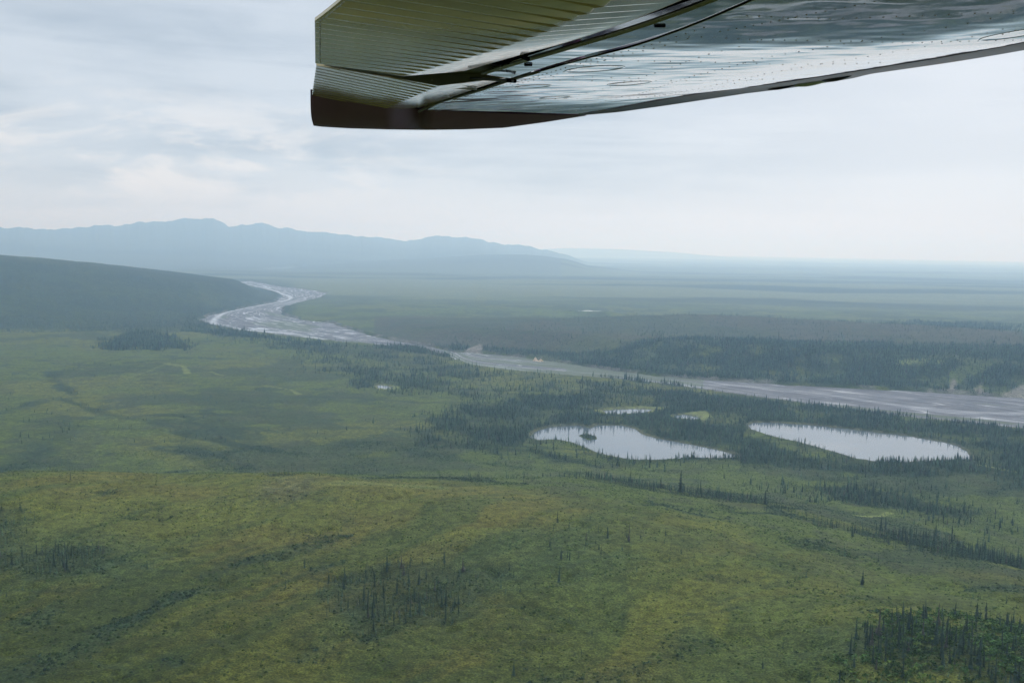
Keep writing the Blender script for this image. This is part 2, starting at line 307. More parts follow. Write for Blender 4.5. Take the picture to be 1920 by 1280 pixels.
def colour_fields(x, y):
    d = np.hypot(x, y); n = x.size
    sh = psdf(HILLP, x, y, 900)
    def C(r, g, b): return np.array([r, g, b])[None]
    def mixc(c, t, k): k = np.clip(k, 0, 1)[:, None]; return c * (1 - k) + t * k
    c = np.repeat(C(.076, .108, .031), n, 0)                                  # wet sedge valley
    c = mixc(c, C(.100, .118, .034), sst(fbm(x, y * 1.0, 260, 4, 61), .46, .62) * .8)
    c = mixc(c, C(.034, .055, .034), sst(fbm(x, y, 150, 5, 63, .6), .50, .60) * .75)
    c = mixc(c, C(.060, .075, .045), sst(fbm(x, y, 38, 4, 65, .6), .50, .66) * .6)
    pz = azpx(x, y); hi = sst(-sh + (fbm(x, y, 110, 4, 66) - .5) * np.interp(pz, [600, 1100], [150, 280]), np.interp(pz, [600, 1100], [-85, -130]), np.interp(pz, [600, 1100], [-5, 30]))
    hc = np.repeat(C(.104, .122, .030), n, 0)                                 # dry tundra on the hill
    hc = mixc(hc, C(.112, .106, .032), sst(fbm(x, y, 130, 4, 67), .50, .66) * .6)
    ux, uy = P(640, 995, 98); wx, wy = P(60, 1245, 98); l_ = math.hypot(wx - ux, wy - uy); ux, uy = (wx - ux) / l_, (wy - uy) / l_
    al = x * ux + y * uy + (fbm(x, y, 150, 2, 70) - .5) * 60; ac = -x * uy + y * ux + (fbm(x, y, 120, 3, 72) - .5) * 50
    hc = mixc(hc, C(.060, .088, .026), sst(fbm(al * .22, ac, 46, 4, 69, .58), .47, .63) * .75)
    hc = mixc(hc, C(.050, .078, .025), sst(fbm(al * .16, ac, 15, 3, 74, .55), .56, .70) * .5)
    hc = mixc(hc, C(.044, .070, .026), sst(fbm(x, y, 95, 4, 71, .6), .55, .68) * .5)
    hc = hc * (1.0 - .40 * sst(-sh, 60, 480))[:, None]  # darker away from the crest: light falloff and vignetting put into the hill colour
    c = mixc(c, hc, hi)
    for cx, cy, rx, ry, s in [(940, 1060, 260, 60, .65), (1520, 1240, 260, 60, .55), (120, 1030, 190, 60, .55), (1230, 1020, 200, 35, .3), (260, 1180, 160, 40, .3), (650, 1170, 220, 50, .35), (1000, 1265, 300, 30, .3)]:
        ex = WP([(cx - rx, cy), (cx - rx * .6, cy - ry * .7), (cx, cy - ry), (cx + rx * .6, cy - ry * .7), (cx + rx, cy), (cx + rx * .6, cy + ry * .7), (cx, cy + ry), (cx - rx * .6, cy + ry * .7)], 98)
        c = mixc(c, C(.046, .076, .034), s * sst(-psdf(ex, x, y, 120) + (fbm(x, y, 60, 4, 73) - .5) * 80, -25, 40))
    # far plain: paler bog with long dark timber lines
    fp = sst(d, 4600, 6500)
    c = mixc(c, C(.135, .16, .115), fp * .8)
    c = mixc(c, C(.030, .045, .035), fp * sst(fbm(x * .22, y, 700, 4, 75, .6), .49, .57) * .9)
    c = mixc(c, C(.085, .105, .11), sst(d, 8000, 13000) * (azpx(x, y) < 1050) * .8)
    lh = prof(LH, azpx(x, y)) * (y > 0) * sst(d, 3500, 4300) * (1 - sst(d, 8000, 9000))
    c = mixc(c, C(.026, .042, .030), sst(lh, 3, 30) * (.70 + 1.0 * (fbm(x, y, 420, 5, 79, .6) - .45)))
    dens, hh, ld, rv, far = forest_fields(x, y)
    pl = sst(d, 2500, 3000) * (1 - sst(d, prof(DE, azpx(x, y)), prof(DE, azpx(x, y)) + 500)) * (azpx(x, y) > 700) * (rv > 5)
    c = mixc(c, C(.042, .056, .042), pl * .8); c = mixc(c, C(.066, .060, .050), pl * sst(fbm(x, y * .6, 330, 4, 77), .48, .62) * .55)
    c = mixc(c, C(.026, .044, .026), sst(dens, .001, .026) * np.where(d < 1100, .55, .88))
    sb = np.zeros(n)
    rn = np.abs(fbm(x * .45 + y * .1, y, 330, 4, 111) - .5); rn2 = np.abs(fbm(x * .6, y * 1.1, 120, 3, 113) - .5)
    ck = np.maximum(1 - sst(rn, .003, .013), .7 * (1 - sst(rn2, .004, .016))) * sst(fbm(x, y, 160, 2, 115), .40, .55) * np.where(hi > .5, .35, .9) * (d < 5000) * (rv > 5)
    c = mixc(c, C(.034, .056, .034), ck)
    if n: sb = ck * .5
    wob = (fbm(x, y, 40, 4, 81, .6) - .5)
    wb2 = fbm(x, y, 55, 3, 82)
    for pts, hw, s in STR:
        sb = np.maximum(sb, s * (.6 + .4 * sst(wb2, .38, .58)) * (1 - sst(sdl(pts, x, y, hw * 5) + wob * hw * (6.5 if pts[0][1] < 1000 else 3.2), hw * (-.2 + 1.1 * (wb2 - .4)), hw * 1.5)))
    c = mixc(c, C(.030, .052, .032), sb * .9); c = c * np.array([[.96, .90, .68]])
    for pts, hw, s in BRI:
        c = mixc(c, C(.17, .20, .06), s * (1 - sst(sdl(pts, x, y, hw * 4) + wob * hw * 1.6, hw * .4, hw * 1.2)))
    for m in MEADOW: c = mixc(c, C(.16, .185, .06), sst(-psdf(m, x, y, 30), -5, 2) * .85)
    for m in BLUFF: c = mixc(c, C(.20, .18, .15), sst(-psdf(m, x, y, 60) + wob * 25, -3, 5) * .8)
    c = mixc(c, C(.15, .14, .125), (rv < 14) * sst(fbm(x, y, 60, 3, 83), .42, .6) * .7)
    c = mixc(c, C(.10, .10, .07), (ld < 5) * (ld > -8) * .6)
    kp = WP([(1560, 1010), (1562, 1008), (1530, 1020)], 0)
    mx, my = P(540, 910, 97); c = mixc(c, C(.135, .105, .08), .3 * np.exp(-(((x - mx) / 26) ** 2 + ((y - my) / 45) ** 2) ** 1.5))
    return c, sb, dens, hh, hi, ld, rv

# ------------------------------------------------------------------ mesh makers
def mesh_np(name, V, Fc, mat, smooth=False, colr=None, uv=None):
    me = bpy.data.meshes.new(name); k = Fc.shape[1]
    me.vertices.add(len(V)); me.vertices.foreach_set('co', np.ascontiguousarray(V, np.float32).ravel())
    me.loops.add(Fc.size); me.loops.foreach_set('vertex_index', np.ascontiguousarray(Fc, np.int32).ravel())
    me.polygons.add(len(Fc)); me.polygons.foreach_set('loop_start', np.arange(0, Fc.size, k, dtype=np.int32))
    try: me.polygons.foreach_set('loop_total', np.full(len(Fc), k, np.int32))
    except Exception: pass
    if smooth: me.polygons.foreach_set('use_smooth', np.ones(len(Fc), bool))
    if colr is not None:
        at = me.attributes.new('tint', 'FLOAT_COLOR', 'POINT')
        at.data.foreach_set('color', np.concatenate([colr, np.ones((len(colr), 1))], 1).astype(np.float32).ravel())
    if uv is not None:
        at = me.attributes.new('flow', 'FLOAT_VECTOR', 'POINT'); at.data.foreach_set('vector', np.ascontiguousarray(uv, np.float32).ravel())
    me.update(calc_edges=True); me.validate()
    if mat: me.materials.append(mat)
    return me
def obj(name, me, parent=None, label=None, cat=None, group=None, kind=None):
    o = bpy.data.objects.new(name, me); COL.objects.link(o)
    if parent: o.parent = parent
    for k, v in (('label', label), ('category', cat), ('group', group), ('kind', kind)):
        if v: o[k] = v
    return o
def material(name):
    m = bpy.data.materials.new(name); m.use_nodes = True; T = NT(m.node_tree)
    b = T.add('ShaderNodeBsdfPrincipled'); o = T.add('ShaderNodeOutputMaterial'); T.link(b.outputs[0], o.inputs['Surface'])
    return m, T, b
def plain(name, colr, rough=.5, metal=0.0, spec=.5):
    m, T, b = material(name)
    tc = T.add('ShaderNodeTexCoord'); n = T.noise(tc.outputs['Object'], 9, 4)
    T.link(T.mix(n, tuple(c * .85 for c in colr), tuple(min(1, c * 1.15) for c in colr)), b.inputs['Base Color'])
    b.inputs['Roughness'].default_value = rough; b.inputs['Metallic'].default_value = metal; b.inputs['Specular IOR Level'].default_value = spec
    return m

# ------------------------------------------------------------------ ground
gm, T, b = material('tundra')
at = T.add('ShaderNodeAttribute', attribute_name='tint'); ge = T.add('ShaderNodeNewGeometry'); pos = ge.outputs['Position']
na = T.noise(pos, .9, 5, .62); nb = T.noise(pos, .16, 5, .6); nc = T.noise(pos, .03, 4, .55)
v = T.math('MULTIPLY', T.rng(na, .33, .68, .45, 1.5), T.rng(nb, .3, .7, .66, 1.34)); v = T.math('MULTIPLY', v, T.rng(nc, .3, .7, .86, 1.14))
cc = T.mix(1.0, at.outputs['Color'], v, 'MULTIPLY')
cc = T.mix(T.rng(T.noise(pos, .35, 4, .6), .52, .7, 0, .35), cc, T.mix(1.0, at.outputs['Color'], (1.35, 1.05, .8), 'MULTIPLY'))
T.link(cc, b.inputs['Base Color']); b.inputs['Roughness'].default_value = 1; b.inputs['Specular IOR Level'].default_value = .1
bp = T.add('ShaderNodeBump'); bp.inputs['Strength'].default_value = .8; bp.inputs['Distance'].default_value = .9
T.link(T.math('ADD', na, T.math('MULTIPLY', nb, 2.2)), bp.inputs['Height']); T.link(bp.outputs[0], b.inputs['Normal'])
rs = [1.0, 60, 120, 180, 240, 290, 330, 360]
while rs[-1] < 64000:
    r = rs[-1]; rs.append(r + min(r * r / 560000 * 1.7, .0075 * r))
rs = np.array(rs)
AZ = 1150; HALF = R(35)
az = np.concatenate([np.linspace(-math.pi, -HALF, 50)[:-1], np.linspace(-HALF, HALF, AZ), np.linspace(HALF, math.pi, 50)[1:-1]])
A, RR_ = np.meshgrid(az, rs)
gx = (RR_ * np.sin(A)).ravel(); gy = (RR_ * np.cos(A)).ravel(); gz = height(gx, gy)
na_, nr_ = len(az), len(rs)
i = np.arange(nr_ - 1)[:, None] * na_; j = np.arange(na_)[None]; j2 = (j + 1) % na_
Q = np.stack([i + j, i + na_ + j, i + na_ + j2, i + j2], -1).reshape(-1, 4)[:, ::-1]
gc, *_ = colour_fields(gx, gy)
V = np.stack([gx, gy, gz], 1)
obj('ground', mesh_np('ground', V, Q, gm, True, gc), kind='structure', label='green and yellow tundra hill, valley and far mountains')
del V, Q, gc

# ------------------------------------------------------------------ lakes and river
wm, T, b = material('lake_water')
b.inputs['Base Color'].default_value = (.10, .125, .14, 1); b.inputs['IOR'].default_value = 1.9
ge = T.add('ShaderNodeNewGeometry'); bp = T.add('ShaderNodeBump'); bp.inputs['Strength'].default_value = .12; bp.inputs['Distance'].default_value = .12
T.link(T.rng(T.noise(ge.outputs['Position'], .012, 4), .42, .62, .03, .16), b.inputs['Roughness'])
T.link(T.noise(ge.outputs['Position'], 1.1, 3), bp.inputs['Height']); T.link(bp.outputs[0], b.inputs['Normal'])
for k_, L in LAKES.items():
    cx = sum(p[0] for p in L) / len(L); cy = sum(p[1] for p in L) / len(L); g = 14 if k_ in 'abcde' else 4
    pts = []
    for x, y in L:
        dx, dy = x - cx, y - cy; l = math.hypot(dx, dy); pts.append((x + dx / l * g, y + dy / l * g))
    lv = 24 if k_ == 'f' else -1
    me = bpy.data.meshes.new('lake')
    n = len(pts); me.from_pydata([(x, y, lv) for x, y in pts], [], [tuple(range(n))])
    me.update()
    if me.polygons[0].normal.z < 0: me.flip_normals()
    me.materials.append(wm)
    obj('lake' if k_ in 'ab' else 'pond', me, kind='structure', label={'a': 'long pale lake with a wooded islet', 'b': 'large pale lake fringed by a row of dark spruces'}.get(k_, 'small pale pond among the trees'))
rm, T, b = material('braided_river')
at = T.add('ShaderNodeAttribute', attribute_name='flow'); fl = at.outputs['Vector']
mp = T.vmath('MULTIPLY', fl, (.13, 1, 1)); wv = T.noise(mp, .012, 3)
n1 = T.noise(mp, .013, 2, .5, 1.2); n2 = T.noise(mp, .030, 3, .5, .9)
ch1 = T.rng(T.math('ABSOLUTE', T.math('SUBTRACT', n1, .5)), .0, .028, 1, 0); ch2 = T.rng(T.math('ABSOLUTE', T.math('SUBTRACT', n2, .47)), .0, .018, .6, 0)
sepf = T.add('ShaderNodeSeparateXYZ'); T.link(fl, sepf.inputs[0])
ch = T.math('MAXIMUM', T.math('MAXIMUM', ch1, ch2), sepf.outputs[2])
ge = T.add('ShaderNodeNewGeometry'); g1 = T.noise(ge.outputs['Position'], .02, 6, .65)
grav = T.mix(T.rng(g1, .3, .7), (.085, .085, .092), (.145, .142, .145))
va = T.add('ShaderNodeAttribute', attribute_name='tint'); vs_ = T.add('ShaderNodeSeparateColor'); T.link(va.outputs['Color'], vs_.inputs[0])
veg = T.rng(T.math('ADD', T.noise(mp, .014, 4, .6), vs_.outputs[0]), .60, .66); grav = T.mix(T.math('MULTIPLY', veg, .7), grav, (.095, .12, .06)); ch = T.math('MULTIPLY', ch, T.math('MULTIPLY', vs_.outputs[1], T.math('SUBTRACT', 1, T.math('MULTIPLY', veg, .55))))
T.link(T.mix(ch, grav, (.36, .38, .40)), b.inputs['Base Color'])
T.link(T.rng(ch, 0, 1, .95, .3), b.inputs['Roughness']); b.inputs['Specular IOR Level'].default_value = .12
NS, NA_ = 700, 24
def res(pts, n):
    p = np.array(pts); t = np.linspace(0, len(p) - 1, n); k = np.minimum(t.astype(int), len(p) - 2); u = (t - k)[:, None]
    # Catmull-Rom
    g = lambda i_: p[np.clip(i_, 0, len(p) - 1)]
    p0, p1, p2, p3 = g(k - 1), g(k), g(k + 1), g(k + 2)
    return .5 * ((2 * p1) + (-p0 + p2) * u + (2 * p0 - 5 * p1 + 4 * p2 - p3) * u ** 2 + (-p0 + 3 * p1 - 3 * p2 + p3) * u ** 3)
ra, rb = res(RL, NS), res(RR, NS); mid = (ra + rb) / 2; sl = np.concatenate([[0], np.cumsum(np.hypot(*np.diff(mid, axis=0).T))])
e = (rb - ra); wd = np.hypot(*e.T); ra2 = ra - e / wd[:, None] * 35; rb2 = rb + e / wd[:, None] * 35
t = np.linspace(0, 1, NA_)
XY = ra2[:, None] * (1 - t)[None, :, None] + rb2[:, None] * t[None, :, None]
fz = np.zeros((NS, NA_)); 
near = ((t[None] * (wd[:, None] + 70) - 35) / wd[:, None])
sidx = np.linspace(0, len(RIV) - 1, NS)[:, None]
mch = np.clip(1 - np.abs(near - (.12 + .08 * np.sin(sidx * 2.1))) / .06, 0, 1) * (sidx < 20) + np.clip(1 - np.abs(near - (.55 + .2 * np.sin(sidx * 1.9))) / .05, 0, 1) * (sidx >= 19)
U = np.stack([np.repeat(sl[:, None], NA_, 1), t[None] * (wd[:, None] + 70), mch * .9], -1)
vg = np.interp(sidx, [0, 6, 7.5, 9, 13, 14, 15.5, 18.6, 19.6, 24], [0, 0, .06, 0, .02, .10, .16, .16, .02, 0]) + np.where((sidx > 17) & (sidx < 20), .22 * sst(near, .3, .6), 0) + .22 * sst(1 - np.abs(sidx - 8.6), 0, .6) * sst(.25 - np.abs(near - .6), 0, .1)
VC = np.repeat(vg[..., None] + 0 * near[..., None], 3, 2); VC[..., 1] = np.interp(sidx, [0, 12, 16, 19], [1.5, 1.4, 1, .6])
V = np.concatenate([XY, np.full((NS, NA_, 1), -5.0)], -1).reshape(-1, 3)
i = np.arange(NS - 1)[:, None] * NA_; j = np.arange(NA_ - 1)[None]
Q = np.stack([i + j, i + j + 1, i + NA_ + j + 1, i + NA_ + j], -1).reshape(-1, 4)
obj('river', mesh_np('river', V, Q, rm, True, VC.reshape(-1, 3), U.reshape(-1, 3)), kind='structure', label='pale braided gravel river winding across the valley')

# ------------------------------------------------------------------ vegetation
vm, T, b = material('foliage')
at = T.add('ShaderNodeAttribute', attribute_name='tint'); ge = T.add('ShaderNodeNewGeometry')
n = T.noise(ge.outputs['Position'], .9, 3)
T.link(T.mix(1.0, at.outputs['Color'], T.rng(n, .3, .7, .7, 1.3), 'MULTIPLY'), b.inputs['Base Color'])
b.inputs['Roughness'].default_value = .9; b.inputs['Specular IOR Level'].default_value = .15
barkm = plain('bark', (.075, .065, .055), .95, 0, .1)
def spruce_proto(layers, per, rad, seed, top=1.0, bottom=.06, taper=.9):
    rr = random.Random(seed); V = []; Fs = []
    for k in range(layers):
        t = k / (layers - 1); z = bottom + (top - bottom) * (t * .97)
        r = rad * ((1 - t) ** taper * .92 + .07) * rr.uniform(.65, 1.2)
        if seed % 3 == 0 and t > .75: r *= 1.6           # black spruce club top
        a0 = rr.uniform(0, 6.28)
        for q in range(per):
            a = a0 + 6.283 * q / per + rr.uniform(-.3, .3); l = r * rr.uniform(.6, 1.25); ww = l * rr.uniform(.45, .7) * 3.6 / per * 1.6
            dz = -l * rr.uniform(.25, .75); z1 = z + rr.uniform(-.02, .02)
            ca, sa = math.cos(a), math.sin(a); b_ = len(V)
            V += [(0, 0, z1 + .035), (ca * l * .55 - sa * ww, sa * l * .55 + ca * ww, z1 + dz * .55), (ca * l, sa * l, z1 + dz), (ca * l * .55 + sa * ww, sa * l * .55 - ca * ww, z1 + dz * .55)]
            Fs += [(b_, b_ + 1, b_ + 2), (b_, b_ + 2, b_ + 3)]
    b_ = len(V); V += [(rad * .13, 0, top * .86), (-rad * .1, rad * .1, top * .86), (-rad * .1, -rad * .1, top * .86), (0, 0, top * 1.03)]
    Fs += [(b_, b_ + 1, b_ + 3), (b_ + 1, b_ + 2, b_ + 3), (b_ + 2, b_, b_ + 3)]
    return np.array(V), np.array(Fs)
def spire(seed, rad, n=4, tiers=3):
    rr = random.Random(seed); V = []; Fs = []
    for k in range(tiers):
        z0 = .02 + k * .8 / tiers; z1 = min(1.0, z0 + (.62 if k < tiers - 1 else .5)); 
        if k == tiers - 1: z1 = 1.0
        r = rad * (1 - k * .75 / tiers) * rr.uniform(.75, 1.2); b_ = len(V); a0 = rr.uniform(0, 6)
        for q in range(n):
            a = a0 + 6.283 * q / n; rq = r * rr.uniform(.6, 1.3); V.append((math.cos(a) * rq, math.sin(a) * rq, z0 + rr.uniform(-.03, .05)))
        V.append((rr.uniform(-.01, .01), 0, z1))
        Fs += [(b_ + q, b_ + (q + 1) % n, b_ + n) for q in range(n)]
    return np.array(V), np.array(Fs)
def bush(seed, n):
    rr = random.Random(seed); V = []; Fs = []
    for k in range(n):
        a = rr.uniform(0, 6.28); e = rr.uniform(.1, 1.45); r = rr.uniform(.55, 1)
        c = Vector((math.cos(a) * math.cos(e) * r, math.sin(a) * math.cos(e) * r, math.sin(e) * r * .75))
        s = rr.uniform(.28, .5); b_ = len(V)
        for q in range(3):
            V.append(tuple(c + Vector((rr.uniform(-1, 1), rr.uniform(-1, 1), rr.uniform(-.7, .7))) * s))
        Fs.append((b_, b_ + 1, b_ + 2))
    return np.array(V), np.array(Fs)
def dome(seed):
    rr = random.Random(seed); V = []; 
    for q in range(5):
        a = 6.283 * q / 5; r = rr.uniform(.7, 1.2); V.append((math.cos(a) * r, math.sin(a) * r, -.15))
    for q in range(4):
        a = 6.283 * q / 4 + .3; r = rr.uniform(.4, .8); V.append((math.cos(a) * r, math.sin(a) * r, rr.uniform(.45, .75)))
    V.append((rr.uniform(-.1, .1), 0, rr.uniform(.75, 1)))
    Fs = [(0, 1, 5), (1, 6, 5), (1, 2, 6), (2, 7, 6), (2, 3, 7), (3, 8, 7), (3, 4, 8), (4, 5, 8), (4, 0, 5), (5, 6, 9), (6, 7, 9), (7, 8, 9), (8, 5, 9)]
    return np.array(V), np.array(Fs)
def scatter(name, protos, which, x, y, z, sx, sz, tint, **kw):
    Vs, Fs, Cs = [], [], []; off = 0
    for k, (pv, pf) in enumerate(protos):
        m = which == k
        if not m.any(): continue
        n = m.sum(); a = rng.uniform(0, 6.283, n); ca, sa = np.cos(a), np.sin(a); lean = rng.normal(0, .025, (n, 2))
        px, py, pz = pv[:, 0][None], pv[:, 1][None], pv[:, 2][None]
        hz = pz * sz[m][:, None]
        wx = (px * ca[:, None] - py * sa[:, None]) * sx[m][:, None] + x[m][:, None] + lean[:, :1] * hz
        wy = (px * sa[:, None] + py * ca[:, None]) * sx[m][:, None] + y[m][:, None] + lean[:, 1:] * hz
        Vs.append(np.stack([wx, wy, hz + z[m][:, None]], -1).reshape(-1, 3))
        Fs.append((pf[None] + (np.arange(n) * len(pv))[:, None, None] + off).reshape(-1, 3)); off += n * len(pv)
        Cs.append(np.repeat(tint[m], len(pv), 0))
    return obj(name, mesh_np(name, np.concatenate(Vs), np.concatenate(Fs), vm, False, np.concatenate(Cs)), **kw)

def cand(d0, d1, dmax, half=33.5):
    area = R(half) * (d1 * d1 - d0 * d0); n = int(area * dmax)
    r = np.sqrt(rng.uniform(d0 * d0, d1 * d1, n)); a = rng.uniform(-R(half), R(half), n)
    return r * np.sin(a), r * np.cos(a)
TX, TY, TH, TR = [], [], [], []
for d0, d1, dm in [(380, 1300, .13), (1300, 2600, .072), (2600, 3600, .05), (3600, 5200, .016)]:
    x, y = cand(d0, d1, dm); dens, hh, ld, rv, far = forest_fields(x, y)
    d = np.hypot(x, y)
    sh = psdf(HILLP, x, y, 900)
    bg = np.where(sh < -10, .00011, .0006) * sst(fbm(x, y, 120, 2, 91), .42, .62)          # stragglers
    bg = bg + .0012 * sst(fbm(x, y, 60, 2, 92), .62, .72) * (sh > 0)
    bg = np.where((ld < 4) | (rv < 8), 0, bg); bg = np.where(d > 3600, 0, bg)
    lh = prof(LH, azpx(x, y)); dens = np.maximum(dens, .010 * (d > 3500) * sst(lh, 5, 40) * (rv > 8))
    sr = np.full(x.shape, 99.); 
    for pts, hw, s in STR[10:]: sr = np.minimum(sr, sdl(pts, x, y, 60) / hw / max(s, .5))
    bg = bg + np.where(sr < 1, .0035, 0)
    p = np.maximum(dens, bg); k = rng.random(x.size) < p / dm
    strag = (bg >= dens)
    h = hh * np.exp(rng.normal(-.06, .32, x.size)) * np.where(strag, .8, 1)
    TX.append(x[k]); TY.append(y[k]); TH.append(h[k]); TR.append(np.where(strag, 1, 0)[k])
# row of tall spruces on the near shore of the lakes, single trees on the hill
def shore(pts, n, h, z=1.0):
    p = res(WP(pts, z), n); p = p + rng.normal(0, 2.2, p.shape); return p[:, 0], p[:, 1], h * rng.uniform(.7, 1.15, n)
for pts, n, h in [([(1648, 868), (1700, 868), (1760, 867), (1800, 865), (1832, 863)], 75, 10.5), ([(1284, 862), (1298, 862)], 9, 8.5), ([(1338, 862), (1348, 862)], 4, 8.5), ([(1035, 829), (1075, 836), (1110, 850), (1160, 866)], 34, 7),
                  ([(1122, 848), (1128, 852)], 4, 9), ([(1200, 816), (1218, 818)], 12, 7), ([(1090, 818), (1115, 822)], 16, 7.5), ([(1440, 817), (1520, 840), (1600, 864)], 40, 6.5)]:
    x, y, h = shore(pts, n, h); TX.append(x); TY.append(y); TH.append(h); TR.append(np.zeros(n, int))
LONE = [(1031, 1026, 22), (1067, 1012, 9), (1098, 1020, 11), (1117, 1019, 12), (1123, 1030, 16), (1028, 987, 7), (1071, 973, 9), (1075, 965, 7), (1158, 975, 8), (1168, 980, 10), (1172, 1004, 9), (1175, 1007, 14), (1224, 975, 7), (1232, 1000, 9), (1248, 1003, 14),
        (1179, 1042, 13), (1064, 1046, 16), (1068, 1050, 20), (1085, 1046, 12), (1107, 973, 8), (1282, 1015, 11), (975, 1109, 13), (969, 1107, 9), (1004, 1103, 12), (571, 1064, 18), (578, 1058, 10), (527, 1076, 13), (600, 1112, 14), (604, 1116, 11), (635, 1098, 10),
        (730, 1060, 12), (792, 1056, 12), (855, 1048, 9), (945, 1078, 12), (928, 1075, 10), (1110, 1190, 14), (1067, 1164, 14), (1012, 1253, 10), (1057, 1270, 14), (1090, 1225, 12), (50, 1000, 12), (28, 956, 7), (132, 900, 16), (214, 962, 9), (276, 1067, 17),
        (134, 1040, 22), (129, 1046, 15), (43, 1105, 10), (12, 1118, 13), (455, 1128, 10), (124, 1251, 11), (82, 1248, 8), (523, 989, 9), (522, 945, 6), (373, 1006, 10), (285, 1136, 9), (1430, 1253, 20), (1457, 1230, 10), (1468, 1215, 12), (1550, 1170, 10),
        (1570, 1100, 8), (1440, 1082, 9), (1353, 1150, 10), (1250, 1110, 9), (1300, 1060, 8), (1660, 1100, 8), (1838, 1122, 9), (1887, 1130, 13), (1906, 1140, 10), (1186, 960, 7), (1350, 1240, 10), (900, 1230, 9), (820, 1250, 9), (640, 1240, 8), (700, 1010, 8), (860, 1000, 7)]
lx, ly, lh_ = [], [], []
for px, py, hp in LONE:
    z = 98.0
    for _ in range(6):
        x, y = P(px, py, z); z = float(height(np.array([x]), np.array([y]))[0])
    lx.append(x); ly.append(y); lh_.append(hp * math.hypot(x, y, 200) / F * 1.04)
TX.append(np.array(lx)); TY.append(np.array(ly)); TH.append(np.array(lh_)); TR.append(np.full(len(lx), 2))
TX, TY, TH, TR = map(np.concatenate, (TX, TY, TH, TR))
TZ = height(TX, TY); keep = (TZ > -2); TX, TY, TH, TR, TZ = TX[keep], TY[keep], TH[keep], TR[keep], TZ[keep]
d = np.hypot(TX, TY); px, py, dz = proj(TX, TY, TZ + TH * .5)
inside = (px > 3) & (px < 1917) & (py < 1275) & (d > 380)
size = np.where(inside, TH / d, 0) + np.where(TR == 2, .01, 0)
order = np.argsort(-size)[:290]; big = np.zeros(len(d), bool); big[order] = True
def tree_tint(n, x, y, strag=None):
    base = np.array([[.042, .070, .040]]); t = rng.random((n, 1))
    c = base * (.45 + 1.15 * rng.random((n, 1)) ** 1.4) * (1 - t * .0)
    g = fbm(x, y, 80, 3, 95)[:, None]
    c = c * (1 + (g - .5) * np.array([[.9, .7, .4]]))
    dead = rng.random(n) < .05; c[dead] = np.array([.062, .064, .05]) * rng.uniform(.7, 1.2, (dead.sum(), 1))
    return c
m = (~big) & (d < 1050); which = rng.integers(0, 5, len(d))
pA = [spruce_proto(8, 5, .145, 40 + k) for k in range(5)]
pB = [spire(60 + k, .125) for k in range(5)]
pC = [spire(80 + k, .15, 3, 2) for k in range(3)]
tint = tree_tint(len(d), TX, TY)
# everything beyond the nearest individuals: one mass nobody could count
Vs = []
def part(protos, m):
    global Vs
    out = []
    for k, (pv, pf) in enumerate(protos):
        q = m & (which % len(protos) == k); n = int(q.sum())
        if not n: continue
        a = rng.uniform(0, 6.283, n); ca, sa = np.cos(a)[:, None], np.sin(a)[:, None]; ln = rng.normal(0, .045, (n, 2)); s = TH[q][:, None]; wdt = s * rng.uniform(.55, 1.15, (n, 1))
        hz = pv[:, 2][None] * s
        X_ = (pv[:, 0][None] * ca - pv[:, 1][None] * sa) * wdt + TX[q][:, None] + ln[:, :1] * hz
        Y_ = (pv[:, 0][None] * sa + pv[:, 1][None] * ca) * wdt + TY[q][:, None] + ln[:, 1:] * hz
        Vs.append((np.stack([X_, Y_, hz + TZ[q][:, None] - .1], -1).reshape(-1, 3), pf, n, len(pv), np.repeat(tint[q], len(pv), 0)))
part(pA, m); part(pB, (~big) & (d >= 1050) & (d < 2500)); part(pC, (~big) & (d >= 2500))
off = 0; VV, FF, CC = [], [], []
for v_, pf, n, L_, c_ in Vs:
    VV.append(v_); FF.append((pf[None] + (np.arange(n) * L_)[:, None, None] + off).reshape(-1, 3)); CC.append(c_); off += n * L_
obj('spruce_forest', mesh_np('spruce_forest', np.concatenate(VV), np.concatenate(FF), vm, False, np.concatenate(CC)), kind='stuff', label='dark spruce forest around the lakes and along the river', cat='forest')
print('TREES', len(d), 'tris', sum(len(f) for f in FF))
del Vs, VV, FF, CC

# the nearest spruces, each one a tree of its own
protos = []
for k in range(8):
    pv, pf = spruce_proto(15, 7, .125 + .012 * (k % 3), 100 + k, 1.0, .09)
    tv = np.repeat(np.array([[.034, .056, .034]]) * (.75 + .12 * (k % 5)), len(pv), 0)
    if k == 7: tv = np.repeat(np.array([[.062, .062, .048]]), len(pv), 0)
    crown = mesh_np('crown', pv, pf, vm, False, tv)
    tvv, tff = [], []
    for q in range(6):
        a = 6.283 * q / 6; tvv += [(math.cos(a) * .014, math.sin(a) * .014, -.03), (math.cos(a) * .003, math.sin(a) * .003, .98)]
    for q in range(6): tff.append((2 * q, 2 * ((q + 1) % 6), 2 * ((q + 1) % 6) + 1, 2 * q + 1))
    trunk = mesh_np('trunk', np.array(tvv), np.array(tff), barkm)
    root = bpy.data.objects.new('spruce_tree', None); root.empty_display_size = .2
    co = bpy.data.objects.new('crown', crown); to = bpy.data.objects.new('trunk', trunk)
    protos.append((root, co, to))
